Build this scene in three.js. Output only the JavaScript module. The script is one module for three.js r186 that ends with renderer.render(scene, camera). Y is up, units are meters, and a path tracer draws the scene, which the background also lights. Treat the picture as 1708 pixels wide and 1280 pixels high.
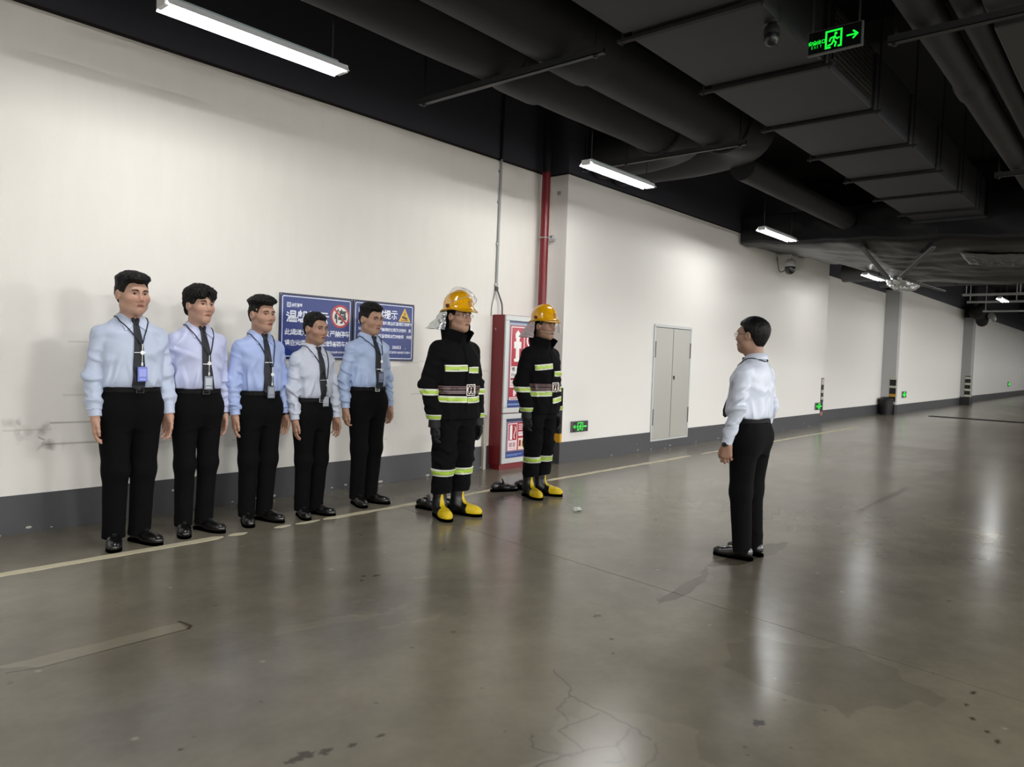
import * as THREE from 'three';
import { RoundedBoxGeometry } from 'three/addons/geometries/RoundedBoxGeometry.js';
import { ImprovedNoise } from 'three/addons/math/ImprovedNoise.js';
import { mergeGeometries } from 'three/addons/utils/BufferGeometryUtils.js';
import { RectAreaLightUniformsLib } from 'three/addons/lights/RectAreaLightUniformsLib.js';

// ------------------------------------------------------------------ camera, light, exposure
// x runs along the corridor, y is up, z points away from the white wall. Units are metres.
const scene = new THREE.Scene();
scene.background = new THREE.Color(0x000000);
const camera = new THREE.PerspectiveCamera(2 * Math.atan(640 / 1240) * 180 / Math.PI, 1708 / 1280, 0.05, 200);
camera.position.set(0, 1.35, 0);
{
  const R = new THREE.Vector3(0.65294402, 0.0338734, 0.75664833), U = new THREE.Vector3(0.00796177, 0.99863727, -0.05157724), B = new THREE.Vector3(-0.75736432, 0.03970132, 0.65178455);
  camera.quaternion.setFromRotationMatrix(new THREE.Matrix4().makeBasis(R, U, B));
}
const renderer = new THREE.WebGLRenderer({ antialias: true });
renderer.toneMapping = THREE.LinearToneMapping;
renderer.toneMappingExposure = 1.0;
renderer.shadowMap.enabled = true;
RectAreaLightUniformsLib.init();
const LAMP_POWER = 285;           // radiance of the lights of a tube lamp
const LAMP_COLOR = new THREE.Color(1, 0.992, 0.985);
const LAMP_Y = 3.22, LAMP_Z = -4.25;

// ------------------------------------------------------------------ small helpers
const V3 = (x, y, z) => new THREE.Vector3(x, y, z);
const clamp = (x, a, b) => Math.min(b, Math.max(a, x));
const lerp = (a, b, t) => a + (b - a) * t;
const sstep = (a, b, x) => { const t = clamp((x - a) / (b - a), 0, 1); return t * t * (3 - 2 * t); };
let seed = 12345;
const rnd = () => { seed = (seed * 1664525 + 1013904223) >>> 0; return seed / 4294967296; };
const noiseGen = new ImprovedNoise();
const noise = (x, y, z) => noiseGen.noise(x + 37.3, y + 11.7, z + 71.9);
const used = new Map();
function numbered(name) { const n = used.get(name) ?? 0; used.set(name, n + 1); return n ? name + '_' + String(n).padStart(3, '0') : name; }
function thing(name, label, category, pos = [0, 0, 0], turn = 0, group) {
  const o = new THREE.Group(); o.name = numbered(name); o.position.set(...pos); o.rotation.y = turn; scene.add(o);
  o.userData = { label, category }; if (group) o.userData.group = group;
  return o;
}
function struct(name) { const o = new THREE.Group(); o.name = name; o.userData = { kind: 'structure' }; scene.add(o); return o; }
function part(name, geo, mat, parent, label) {
  const m = new THREE.Mesh(Array.isArray(geo) ? (geo.length > 1 ? merged(geo) : geo[0]) : geo, mat);
  m.name = name; m.castShadow = m.receiveShadow = true; if (label) m.userData.label = label;
  parent.add(m); return m;
}
function merged(list) {
  const c = list.map((g) => { const h = g.index ? g.toNonIndexed() : g.clone(); for (const k of Object.keys(h.attributes)) if (!['position', 'normal', 'uv'].includes(k)) h.deleteAttribute(k); if (!h.attributes.uv) h.setAttribute('uv', new THREE.BufferAttribute(new Float32Array(h.attributes.position.count * 2), 2)); return h; });
  return mergeGeometries(c);
}
const box = (w, h, d, x = 0, y = 0, z = 0) => new THREE.BoxGeometry(w, h, d).translate(x, y, z);
const span = (x0, x1, y0, y1, z0, z1) => new THREE.BoxGeometry(x1 - x0, y1 - y0, z1 - z0).translate((x0 + x1) / 2, (y0 + y1) / 2, (z0 + z1) / 2);
const rbox = (w, h, d, r, x = 0, y = 0, z = 0, n = 2) => new RoundedBoxGeometry(w, h, d, n, r).translate(x, y, z);
const rspan = (x0, x1, y0, y1, z0, z1, r, n = 2) => rbox(x1 - x0, y1 - y0, z1 - z0, r, (x0 + x1) / 2, (y0 + y1) / 2, (z0 + z1) / 2, n);
function rod(a, b, r, seg = 10, r2 = r) {
  const d = V3().subVectors(b, a), g = new THREE.CylinderGeometry(r2, r, d.length(), seg);
  g.applyQuaternion(new THREE.Quaternion().setFromUnitVectors(V3(0, 1, 0), d.clone().normalize()));
  return g.translate((a.x + b.x) / 2, (a.y + b.y) / 2, (a.z + b.z) / 2);
}
function tube(pts, r, n = 40, seg = 8) { return new THREE.TubeGeometry(new THREE.CatmullRomCurve3(pts, false, 'catmullrom', 0.5), n, r, seg, false); }
function planar(g, ax, ay, ox, oy, sx, sy) {           // uv taken from two axes, in metres scaled to the picture
  const p = g.attributes.position, uv = new Float32Array(p.count * 2), at = [(i) => p.getX(i), (i) => p.getY(i), (i) => p.getZ(i)];
  for (let i = 0; i < p.count; i++) { uv[2 * i] = (at[ax](i) - ox) / sx; uv[2 * i + 1] = (at[ay](i) - oy) / sy; }
  g.setAttribute('uv', new THREE.BufferAttribute(uv, 2)); return g;
}
const std = (color, roughness = 0.6, metalness = 0, more = {}) => new THREE.MeshStandardMaterial({ color, roughness, metalness, ...more });
const phys = (o) => new THREE.MeshPhysicalMaterial(o);
// a sheet with thickness: f(u, v) -> Vector3, both sides and the rim
function sheet(f, nu, nv, t, closedU = false) {
  const P = [], N = [], e = 1e-3;
  for (let j = 0; j <= nv; j++) for (let i = 0; i <= nu; i++) {
    const u = i / nu, v = j / nv, p = f(u, v);
    const du = f(Math.min(1, u + e), v).sub(f(Math.max(0, u - e), v)), dv = f(u, Math.min(1, v + e)).sub(f(u, Math.max(0, v - e)));
    P.push(p); N.push(du.cross(dv).normalize());
  }
  const pos = [], idx = [], W = nu + 1, M = P.length, uv = [];
  for (const s of [0.5, -0.5]) for (let k = 0; k < M; k++) { const q = P[k].clone().addScaledVector(N[k], s * t); pos.push(q.x, q.y, q.z); uv.push((k % W) / nu, Math.floor(k / W) / nv); }
  for (let j = 0; j < nv; j++) for (let i = 0; i < nu; i++) { const a = j * W + i, b = a + 1, c = a + W, d = c + 1; idx.push(a, b, d, a, d, c, M + a, M + d, M + b, M + a, M + c, M + d); }
  const g = new THREE.BufferGeometry(); g.setAttribute('position', new THREE.Float32BufferAttribute(pos, 3)); g.setAttribute('uv', new THREE.Float32BufferAttribute(uv, 2)); g.setIndex(idx); g.computeVertexNormals();
  const rim = [], rp = [], ring = [];
  for (let i = 0; i <= nu; i++) ring.push(i); for (let j = 1; j <= nv; j++) ring.push(j * W + nu); for (let i = nu - 1; i >= 0; i--) ring.push(nv * W + i); for (let j = nv - 1; j >= 0; j--) ring.push(j * W);
  for (let k = 0; k + 1 < ring.length; k++) for (const q of [ring[k], M + ring[k], ring[k + 1], ring[k + 1], M + ring[k], M + ring[k + 1]]) rp.push(pos[3 * q], pos[3 * q + 1], pos[3 * q + 2]);
  const r = new THREE.BufferGeometry(); r.setAttribute('position', new THREE.Float32BufferAttribute(rp, 3)); r.computeVertexNormals();
  r.setAttribute('uv', new THREE.Float32BufferAttribute(new Float32Array(rp.length / 3 * 2), 2));
  return mergeGeometries([g.toNonIndexed(), r]);
}

// ------------------------------------------------------------------ distance fields and their mesher (surface nets)
const smin = (a, b, k) => { const h = Math.max(k - Math.abs(a - b), 0) / k; return Math.min(a, b) - h * h * k * 0.25; };
const smax = (a, b, k) => -smin(-a, -b, k);
function cone(a, b, ra, rb) {
  const [ax, ay, az] = a, bx = b[0] - ax, by = b[1] - ay, bz = b[2] - az, L = 1 / (bx * bx + by * by + bz * bz || 1e-9), dr = rb - ra;
  return (x, y, z) => { const px = x - ax, py = y - ay, pz = z - az; let t = (px * bx + py * by + pz * bz) * L; t = t < 0 ? 0 : t > 1 ? 1 : t; const qx = px - t * bx, qy = py - t * by, qz = pz - t * bz; return Math.sqrt(qx * qx + qy * qy + qz * qz) - ra - t * dr; };
}
const ball = (c, r) => { const [cx, cy, cz] = c, [rx, ry, rz] = r, m = Math.min(rx, ry, rz); return (x, y, z) => { const a = (x - cx) / rx, b = (y - cy) / ry, d = (z - cz) / rz, k = Math.sqrt(a * a + b * b + d * d), g = Math.sqrt(a * a / (rx * rx) + b * b / (ry * ry) + d * d / (rz * rz)); return g < 1e-6 ? -m : k * (k - 1) / g; }; };
const union = (list, k) => (x, y, z) => { let d = list[0](x, y, z); for (let i = 1; i < list.length; i++) d = smin(d, list[i](x, y, z), k); return d; };
// upright body of elliptical sections: rows of [y, half width, front, back]
function profile(rows, p = 2.3) {
  const n = rows.length;
  return (x, y, z) => {
    let i = 0; while (i < n - 2 && y > rows[i + 1][0]) i++;
    const A = rows[i], B = rows[i + 1], P = rows[i ? i - 1 : 0], N = rows[Math.min(n - 1, i + 2)], t = clamp((y - A[0]) / (B[0] - A[0]), 0, 1), t2 = t * t, t3 = t2 * t;
    const cr = (c) => { const h = B[0] - A[0], m0 = i ? (B[c] - P[c]) / (B[0] - P[0]) : (B[c] - A[c]) / h, m1 = N !== B ? (N[c] - A[c]) / (N[0] - A[0]) : (B[c] - A[c]) / h; return (2 * t3 - 3 * t2 + 1) * A[c] + (t3 - 2 * t2 + t) * h * m0 + (3 * t2 - 2 * t3) * B[c] + (t3 - t2) * h * m1; };
    const w = cr(1), d = cr(z > 0 ? 2 : 3);
    const k = Math.pow(Math.pow(Math.abs(x) / w, p) + Math.pow(Math.abs(z) / d, p), 1 / p);
    let r = (k - 1) * Math.min(w, d);
    return Math.max(r, rows[0][0] - y, y - rows[n - 1][0]);
  };
}
function net(f, lo, hi, c, color) {
  const nx = Math.ceil((hi[0] - lo[0]) / c) + 1, ny = Math.ceil((hi[1] - lo[1]) / c) + 1, nz = Math.ceil((hi[2] - lo[2]) / c) + 1, S = new Float32Array(nx * ny * nz), Bk = 6, half = 0.87 * Bk * c * 1.7;
  for (let k0 = 0; k0 < nz; k0 += Bk) for (let j0 = 0; j0 < ny; j0 += Bk) for (let i0 = 0; i0 < nx; i0 += Bk) {
    const d0 = f(lo[0] + (i0 + Bk / 2) * c, lo[1] + (j0 + Bk / 2) * c, lo[2] + (k0 + Bk / 2) * c), skip = Math.abs(d0) > half;
    for (let k = k0; k < Math.min(nz, k0 + Bk); k++) for (let j = j0; j < Math.min(ny, j0 + Bk); j++) for (let i = i0; i < Math.min(nx, i0 + Bk); i++)
      S[(k * ny + j) * nx + i] = skip ? d0 : f(lo[0] + i * c, lo[1] + j * c, lo[2] + k * c);
  }
  const id = new Int32Array(nx * ny * nz).fill(-1), pos = [], idx = [], sy = nx, sz = nx * ny;
  const corner = [0, 1, sy, sy + 1, sz, sz + 1, sz + sy, sz + sy + 1], edge = [[0, 1], [2, 3], [4, 5], [6, 7], [0, 2], [1, 3], [4, 6], [5, 7], [0, 4], [1, 5], [2, 6], [3, 7]];
  for (let k = 0; k < nz - 1; k++) for (let j = 0; j < ny - 1; j++) for (let i = 0; i < nx - 1; i++) {
    const o = (k * ny + j) * nx + i; let m = 0;
    for (let q = 0; q < 8; q++) if (S[o + corner[q]] < 0) m |= 1 << q;
    if (m === 0 || m === 255) continue;
    let x = 0, y = 0, z = 0, n = 0;
    for (const [a, b] of edge) {
      if (!(m >> a & 1) === !(m >> b & 1)) continue;
      const va = S[o + corner[a]], t = va / (va - S[o + corner[b]]);
      x += (a & 1) + t * ((b & 1) - (a & 1)); y += (a >> 1 & 1) + t * ((b >> 1 & 1) - (a >> 1 & 1)); z += (a >> 2) + t * ((b >> 2) - (a >> 2)); n++;
    }
    id[o] = pos.length / 3; pos.push(lo[0] + (i + x / n) * c, lo[1] + (j + y / n) * c, lo[2] + (k + z / n) * c);
  }
  const quad = (a, b, d, e, flip) => { if (a < 0 || b < 0 || d < 0 || e < 0) return; flip ? idx.push(a, d, b, a, e, d) : idx.push(a, b, d, a, d, e); };
  for (let k = 1; k < nz - 1; k++) for (let j = 1; j < ny - 1; j++) for (let i = 1; i < nx - 1; i++) {
    const o = (k * ny + j) * nx + i, s = S[o] < 0;
    if (s !== S[o + 1] < 0) quad(id[o - sy - sz], id[o - sz], id[o], id[o - sy], !s);
    if (s !== S[o + sy] < 0) quad(id[o - 1 - sz], id[o - 1], id[o], id[o - sz], !s);
    if (s !== S[o + sz] < 0) quad(id[o - 1 - sy], id[o - sy], id[o], id[o - 1], !s);
  }
  const n = pos.length / 3, nor = new Float32Array(n * 3), e = c * 0.5, col = color && new Float32Array(n * 3);
  for (let v = 0; v < n; v++) {
    let x = pos[3 * v], y = pos[3 * v + 1], z = pos[3 * v + 2];
    const d = f(x, y, z); let gx = f(x + e, y, z) - d, gy = f(x, y + e, z) - d, gz = f(x, y, z + e) - d; const l = Math.hypot(gx, gy, gz) || 1;
    nor.set([gx / l, gy / l, gz / l], 3 * v); if (col) col.set(color(x, y, z), 3 * v);
  }
  const g = new THREE.BufferGeometry(); g.setAttribute('position', new THREE.Float32BufferAttribute(pos, 3)); g.setAttribute('normal', new THREE.BufferAttribute(nor, 3));
  if (col) g.setAttribute('color', new THREE.BufferAttribute(col, 3));
  g.setIndex(idx); return g;
}
const joined = (list) => mergeGeometries(list.map((g) => g.index ? g.toNonIndexed() : g));

// ------------------------------------------------------------------ textures
function canvasTex(w, h, draw, srgb = true) {
  const c = document.createElement('canvas'); c.width = w; c.height = h; draw(c.getContext('2d'), w, h);
  const t = new THREE.CanvasTexture(c); if (srgb) t.colorSpace = THREE.SRGBColorSpace; t.magFilter = THREE.LinearFilter; return t;
}
function field(ctx, w, h, f) {                    // f(u, v) -> [r, g, b] 0..255, v up
  const im = ctx.createImageData(w, h);
  for (let y = 0; y < h; y++) for (let x = 0; x < w; x++) { const c = f(x / w, 1 - y / h), o = (y * w + x) * 4; im.data[o] = c[0]; im.data[o + 1] = c[1]; im.data[o + 2] = c[2]; im.data[o + 3] = 255; }
  ctx.putImageData(im, 0, 0);
}
// Chinese characters as strokes on a 16 x 16 grid: pairs of hex digits, x right and y down
const GLYPHS = {
  '温': '1334 0637 1e48 61d1d76761 64d4 59e9 595e e9ee 898e b9be 4efe', '馨': '1262 4047 1464 1656 1609 9194 91d1d4f4 96d6 d67a 87ea 1bfb 8a8c 4cccce4e4c 3b1d cbfd',
  '提': '0464 303e2e 0a69 71e1e67671 73e3 68f8 a8ae abeb 6f8dafff 798c', '示': '31d1 05f5 858f6f 4a2d bade',
  '此': '404d 4777 151d 0e8c 919efefb e597', '通': '1232 0535353b 0b3b3c0e 3cfe 61d1b4 64e4ec 646c 67e7 6aea a4ac',
  '道': '1232 0535353b 0b3b3c0e 3cfe 7193 d1b3 64f4 a476 76d6dd7d76 78d8 7bdb', '为': '3153 05e5e9cf9e 80850f 8bad', '消': '1334 0637 1e48 a0a5 6284 e2c4 66e6ef 666f 69e9 6cec',
  '防': '111f 11514155584818 a0a3 63f3 a3a85f a8e8edbf', '严': '01f1 5155 a1a5 4266 c2a5 17e7 17150f', '禁': '0373 4048 4308 4377 83f3 b0b8 b388 b3f7 39d9 0bfb 8b8f6f 4c1f bcef', '停': '40070a 272f 6262f2 9092 74e4e77774 5af9 595b f9fb 7bdb abaf8f',
  '车': '12e2 6028d8 0bfb 858f', '请': '1233 05353d5b 62f2 64e4 57f7 a0a7 68e8ef 686f 6aea 6cec', '自': '8063 33d3df3f33 37d7 3bdb', '觉': '2133 7183 d1b3 0706f6f8 3b39 39c9cc 8a4d1f 8badfefc', '遵': '1232 0535353b 0b3b3c0e 3cfe 7092 d0b2 62f2 64e4e87864 a2a8 5afa d9dd 7c9c',
  '守': '8082 0604f4f6 08f8 b6be8f 5b7d', '管': '2002 2171 a082 a1f1 0706f6f8 8486 383f 38c8cb3b 3ddddf3f', '理': '0262 0767 0d6c 323c 71e1e77771 74e4 a1ae 7beb 6efe', '规': '0464 303a0f 0868 3a6d 81d1da 818a a3ab7f bbbefefc', '定': '8082 0604f4f6 37d7 878e 8aca 4a0f 4b7efe',
  '违': '1232 0535353b 0b3b3c0e 3cfe 61f1 64f4 57f7ec b0bc', '者': '24c4 7078 08f8 e11d 5adadf5f5a 5cdc', '锁': '3005 2353 0959 262e5b a0a3 7183 e1c3 64e4ec 646c a5aa6f bbef', '处': '4008 2474620f 356bfe b0ba b4e7', '您': '3005 2228 5045 52f2e4 a2a8 7496 d4e6 0b1e 4a5edeec 8aad dbfe',
  '全': '8008 80f8 39d9 3bdb 898f 1fef', '区': 'e1111eee 43cb c43b', '域': '0454 303c 0e5c 63f3 6696996966 6d9b c0cdefec e4af', '勿': '4006 33e3dcbf 735a a33f', '放': '2132 0474 34310f 3767676e4e a087 93f3 a5cf e36f', '垃': '0454 303c 0e5c a1b2 64f4 767b d6bd 5efe', '圾': '0454 303c 0e5c 61d1b6e6e66f 916e 92ff',
  '及': '21c1a6e64f 410f 41ef', '杂': '5105 51b1a5f5 08f8 878f5f 4b1e baee', '物': '2115 0464 303f 0b59 9065 73e3ecbf b37b e38f', '满': '1334 0637 1e48 53f3 8185 c1c5 57f7 696f 69f9ff a79d c79d', '意': '8081 22d2 5262 b3a4 05f5 36d6db3b36 38d8 0c1f 5c5fcfdd', '是': '31d1d63631 33d3 08f8 888e 8bdb 4a0f 4b7efe',
  '安': '8082 0503f3f5 09f9 64396cdf b93f', '出': '808e 2227d7d2 191eded9', '口': '32d2de3e32',
};
function glyph(ctx, ch, x, y, s, lw) {
  const g = GLYPHS[ch]; if (!g) return false;
  ctx.lineWidth = lw; ctx.lineCap = 'round'; ctx.lineJoin = 'round';
  for (const st of g.split(' ')) { ctx.beginPath(); for (let i = 0; i + 1 < st.length; i += 2) { const px = x + (parseInt(st[i], 16) + 0.5) / 16 * s, py = y + (parseInt(st[i + 1], 16) + 0.5) / 16 * s; i ? ctx.lineTo(px, py) : ctx.moveTo(px, py); } ctx.stroke(); }
  return true;
}
function writing(ctx, text, x, y, s, lw, step = s * 1.06) { for (const ch of text) { if (!glyph(ctx, ch, x, y, s, lw)) { ctx.font = s + 'px sans-serif'; ctx.fillText(ch, x + s * 0.1, y + s * 0.85); } x += step; } }

// ------------------------------------------------------------------ materials of the room
const WZ = -5.84, PZ = -5.547, TOPW = 3.587, CEIL = 5.0;    // wall face, projecting wall face, top of the white paint, ceiling
const M = {
  white: std(0xe6e4df, 0.6), black: std(0x44444d, 0.42), blackMatt: std(0x101012, 0.8), skirt: std(0x434447, 0.42), ceil: std(0x0d0d0f, 0.9),
  duct: std(0x28292e, 0.62), flange: std(0x0c0c0e, 0.7), pipe: std(0x121316, 0.68), strut: std(0x2b2b2d, 0.5, 0.3), rodm: std(0x2a2a2c, 0.5, 0.5), silver: std(0xb9bbbd, 0.35, 0.8), grey: std(0x8d8f90, 0.5),
  red: std(0x76111c, 0.4), redPipe: std(0x720e1a, 0.35), alu: std(0xc6c9c8, 0.42, 0.35), dark: std(0x08080a, 0.5), cream: std(0xa79f86, 0.6), yellow: std(0xd5a11c, 0.5),
};
// polished concrete with stains, patches and hairline cracks; the same noise runs on in the far slab
function concrete(x, z) {
  const a = noise(x * 0.55, 0, z * 0.9), b = noise(x * 2.1, 5, z * 2.6), c = noise(x * 7, 9, z * 8), d = noise(x * 28, 3, z * 30);
  const k = 1 + 0.11 * a + 0.09 * b + 0.055 * c + 0.03 * d;
  const j = rnd() - 0.5; return [118 * k + j, 112 * k + j, 98 * k * (1 - 0.03 * a) + j];
}
const AREA = { x0: 0, z0: -6, w: 14, d: 7 };
const nearFloor = canvasTex(2048, 1024, (ctx, w, h) => {
  field(ctx, w, h, (u, v) => concrete(AREA.x0 + u * AREA.w, AREA.z0 + v * AREA.d));
  const X = (x) => (x - AREA.x0) / AREA.w * w, Y = (z) => (1 - (z - AREA.z0) / AREA.d) * h;
  const poly = (pts, style, jag = 0.03) => { ctx.fillStyle = style; ctx.beginPath(); pts.forEach(([x, z], i) => { const n = pts[(i + 1) % pts.length]; for (let k = 0; k < 6; k++) { const t = k / 6, px = X(lerp(x, n[0], t) + (rnd() - 0.5) * jag), py = Y(lerp(z, n[1], t) + (rnd() - 0.5) * jag); i + k ? ctx.lineTo(px, py) : ctx.moveTo(px, py); } }); ctx.fill(); };
  const line = (pts, style, lw) => { ctx.strokeStyle = style; ctx.lineWidth = lw; ctx.lineCap = 'round'; ctx.beginPath(); pts.forEach(([x, z], i) => i ? ctx.lineTo(X(x), Y(z)) : ctx.moveTo(X(x), Y(z))); ctx.stroke(); };
  const crack = (pts, lw = 1.1) => { const q = []; for (let i = 0; i + 1 < pts.length; i++) for (let k = 0; k < 7; k++) q.push([lerp(pts[i][0], pts[i + 1][0], k / 7) + (rnd() - 0.5) * 0.014, lerp(pts[i][1], pts[i + 1][1], k / 7) + (rnd() - 0.5) * 0.014]); line(q, 'rgba(40,36,30,0.5)', lw * 0.62); };
  // bare strips where tape was pulled off, all on one line
  poly([[3.62, -2.0], [3.78, -1.96], [4.27, -2.02], [4.5, -2.14], [4.72, -2.02], [5.2, -1.96], [5.45, -1.98], [5.6, -2.03], [5.4, -2.12], [5.0, -2.1], [4.6, -2.18], [4.3, -2.09], [3.7, -2.05]], 'rgba(66,60,47,0.72)');
  poly([[7.2, -1.96], [7.9, -2.0], [8.6, -1.96], [9.25, -2.0], [9.25, -2.07], [8.4, -2.04], [7.3, -2.04]], 'rgba(52,46,38,0.5)');
  poly([[10.2, -1.98], [11.6, -1.98], [11.6, -2.07], [10.2, -2.05]], 'rgba(60,54,46,0.3)');
  poly([[0.9, -3.52], [1.05, -3.39], [1.64, -3.385], [1.67, -3.5], [1.3, -3.5]], 'rgba(165,157,135,0.42)', 0.012);
  line([[0.93, -3.42], [1.03, -3.385], [1.65, -3.383], [1.68, -3.42], [1.665, -3.51]], 'rgba(50,45,36,0.75)', 2);
  line([[0.93, -3.415], [1.03, -3.38], [1.65, -3.378]], 'rgba(190,182,160,0.4)', 1.2);
  poly([[1.9, -3.05], [2.4, -2.9], [2.45, -2.97], [1.95, -3.13]], 'rgba(150,142,120,0.22)');
  for (let i = 0; i < 9; i++) { const x = 2.2 + rnd() * 1.0, z = -3.4 + rnd() * 0.7; poly([[x, z], [x + 0.06 + rnd() * 0.14, z + 0.02], [x + 0.1, z + 0.07]], 'rgba(160,152,130,0.2)'); }
  poly([[3.05, -1.4], [3.5, -1.45], [3.75, -1.0], [3.45, -0.6], [3.0, -0.8]], 'rgba(70,64,54,0.18)', 0.1);
  poly([[1.9, -1.45], [2.3, -1.62], [2.5, -1.3], [2.3, -1.0], [1.95, -1.15]], 'rgba(165,156,138,0.22)', 0.12);
  // dark drips
  for (const [x, z, r] of [[2.76, -3.49, 0.02], [2.82, -3.45, 0.025], [2.7, -3.43, 0.014], [1.38, -2.06, 0.05], [1.46, -2.03, 0.03], [1.55, -2.0, 0.022], [1.66, -1.98, 0.018], [1.14, -2.38, 0.013], [3.21, -2.13, 0.03], [2.7, -1.05, 0.032], [3.19, -0.36, 0.02], [3.25, -0.4, 0.016], [3.33, -0.46, 0.018], [3.45, -0.5, 0.015], [3.6, -0.5, 0.02], [3.0, -1.9, 0.014], [2.86, -1.8, 0.012], [6.6, -1.96, 0.03], [5.5, -3.1, 0.03]]) { poly([[x - r, z], [x, z + r * 0.5], [x + r * 1.2, z + r * 0.2], [x + r * 0.3, z - r * 0.6]], 'rgba(38,33,26,0.7)', r * 0.5); }
  for (let i = 0; i < 240; i++) { const x = AREA.x0 + rnd() * AREA.w, z = -4.6 + rnd() * 5.4, r = 0.004 + rnd() * 0.009; ctx.fillStyle = rnd() < 0.5 ? 'rgba(60,54,44,0.4)' : 'rgba(190,184,166,0.4)'; ctx.beginPath(); ctx.arc(X(x), Y(z), Math.max(0.8, r / AREA.w * w), 0, 7); ctx.fill(); }
  crack([[2.52, -1.88], [2.43, -1.72], [2.38, -1.69], [2.36, -1.52], [2.34, -1.38], [2.3, -1.26]], 1.5);
  crack([[2.38, -1.69], [2.26, -1.66], [2.2, -1.55]]); crack([[1.88, -1.47], [2.08, -1.41], [2.2, -1.35], [2.34, -1.38]], 1.3); crack([[2.2, -1.35], [2.12, -1.27], [2.06, -1.33]]); crack([[2.08, -1.41], [2.13, -1.55], [2.2, -1.55], [2.36, -1.52]]); crack([[2.3, -1.26], [2.2, -1.2], [2.1, -1.22], [1.98, -1.3]]); crack([[2.02, -1.42], [1.97, -1.55], [2.05, -1.62]]);
});
const farFloor = canvasTex(1024, 256, (ctx, w, h) => { field(ctx, w, h, (u, v) => concrete(14 + u * 48, -6 + v * 15.5)); });
const rough = (() => {
  const n = 512, data = new Float32Array(n * n * 4), t = 2 * Math.PI;
  for (let y = 0; y < n; y++) for (let x = 0; x < n; x++) { const u = x / n, v = y / n, k = clamp(0.225 + 0.035 * noise(Math.cos(u * t) * 1.6 + 9, Math.sin(u * t) * 1.6, v * 5) + 0.02 * noise(u * 40, v * 40, 2.2), 0.17, 0.262); data.set([k, k, k, 1], (y * n + x) * 4); }
  const q = new THREE.DataTexture(data, n, n, THREE.RGBAFormat, THREE.FloatType); q.magFilter = THREE.LinearFilter; q.needsUpdate = true; return q;
})();
rough.wrapS = rough.wrapT = THREE.RepeatWrapping;
const floorNear = new THREE.MeshStandardMaterial({ map: nearFloor, roughnessMap: rough, roughness: 1 });
const floorFar = new THREE.MeshStandardMaterial({ map: farFloor, roughnessMap: rough, roughness: 1 });
const floorPlain = std(0x7a7467, 0.25);

// ------------------------------------------------------------------ floor in two slabs with an open joint
{
  const floor = struct('floor');
  const jx = (z) => 3.66 - 0.12 * (z + 0.33);
  const slab = (pts, mat, name, uvbox) => {
    const s = new THREE.Shape(pts.map(([x, z]) => new THREE.Vector2(x, -z))), g = new THREE.ExtrudeGeometry(s, { depth: 0.05, bevelEnabled: false });
    g.rotateX(-Math.PI / 2).translate(0, -0.05, 0); planar(g, 0, 2, ...uvbox); part(name, g, mat, floor);
  };
  const near = [AREA.x0, AREA.z0, AREA.w, AREA.d];
  slab([[0, -6], [jx(-6) - 0.003, -6], [jx(1) - 0.003, 1], [0, 1]], floorNear, 'slab', near);
  slab([[jx(-6) + 0.003, -6], [14, -6], [14, 1], [jx(1) + 0.003, 1]], floorNear, 'slab', near);
  slab([[14, -6], [62, -6], [62, 9.5], [14, 9.5]], floorFar, 'slab', [14, -6, 48, 15.5]);
  slab([[-14, -6.2], [0, -6.2], [0, 9.5], [-14, 9.5]], floorPlain, 'slab', near);
  slab([[0, 1], [14, 1], [14, 9.5], [0, 9.5]], floorPlain, 'slab', near);
  part('sub_floor', span(-14, 62, -0.3, -0.05, -6.2, 9.5), M.dark, floor);
}
// worn cream line along the wall, broken where the paint has gone
{
  const t = thing('floor_line', 'worn cream painted line on the floor in front of the row of men', 'painted line');
  const cream = new THREE.MeshStandardMaterial({ color: 0xc6bea2, roughness: 0.55 });
  const strip = (x0, x1, wear) => {
    const n = Math.ceil((x1 - x0) / 0.06), up = [], lo = [];
    for (let i = 0; i <= n; i++) { const x = lerp(x0, x1, i / n), e = Math.min(i, n - i) < 1 ? 0.25 : 1; up.push([x, -4.88 + (0.052 - wear * (0.5 + 0.5 * noise(x * 5, 1, 1)) * 0.05) * e]); lo.push([x, -4.88 - (0.052 - wear * (0.5 + 0.5 * noise(x * 5, 8, 1)) * 0.05) * e]); }
    const s = new THREE.Shape([...up, ...lo.reverse()].map(([x, z]) => new THREE.Vector2(x, -z)));
    return new THREE.ExtrudeGeometry(s, { depth: 0.002, bevelEnabled: false }).rotateX(-Math.PI / 2);
  };
  for (const [a, b, w] of [[-1, 2.62, 0.5], [2.66, 2.8, 1], [3.02, 3.16, 1.3], [3.2, 3.42, 1.2], [3.45, 6.2, 0.8], [6.3, 9.6, 0.7], [9.9, 11, 1.1], [11.1, 17.4, 0.5]]) part('paint_stretch', strip(a, b, w), cream, t);
}
{ // drain across the corridor
  const t = thing('drain_channel', 'dark drain channel crossing the floor far down the corridor', 'drain', [23.5, 0, 0]);
  part('frame', [span(-0.16, -0.12, 0, 0.012, -4.7, 2), span(0.12, 0.16, 0, 0.012, -4.7, 2)], std(0x1c1b1a, 0.5, 0.4), t);
  part('grating', [...Array(34)].map((_, i) => span(-0.12, 0.12, 0, 0.01, -4.7 + i * 0.197, -4.7 + i * 0.197 + 0.16)), std(0x121110, 0.6, 0.3), t);
}

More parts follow.
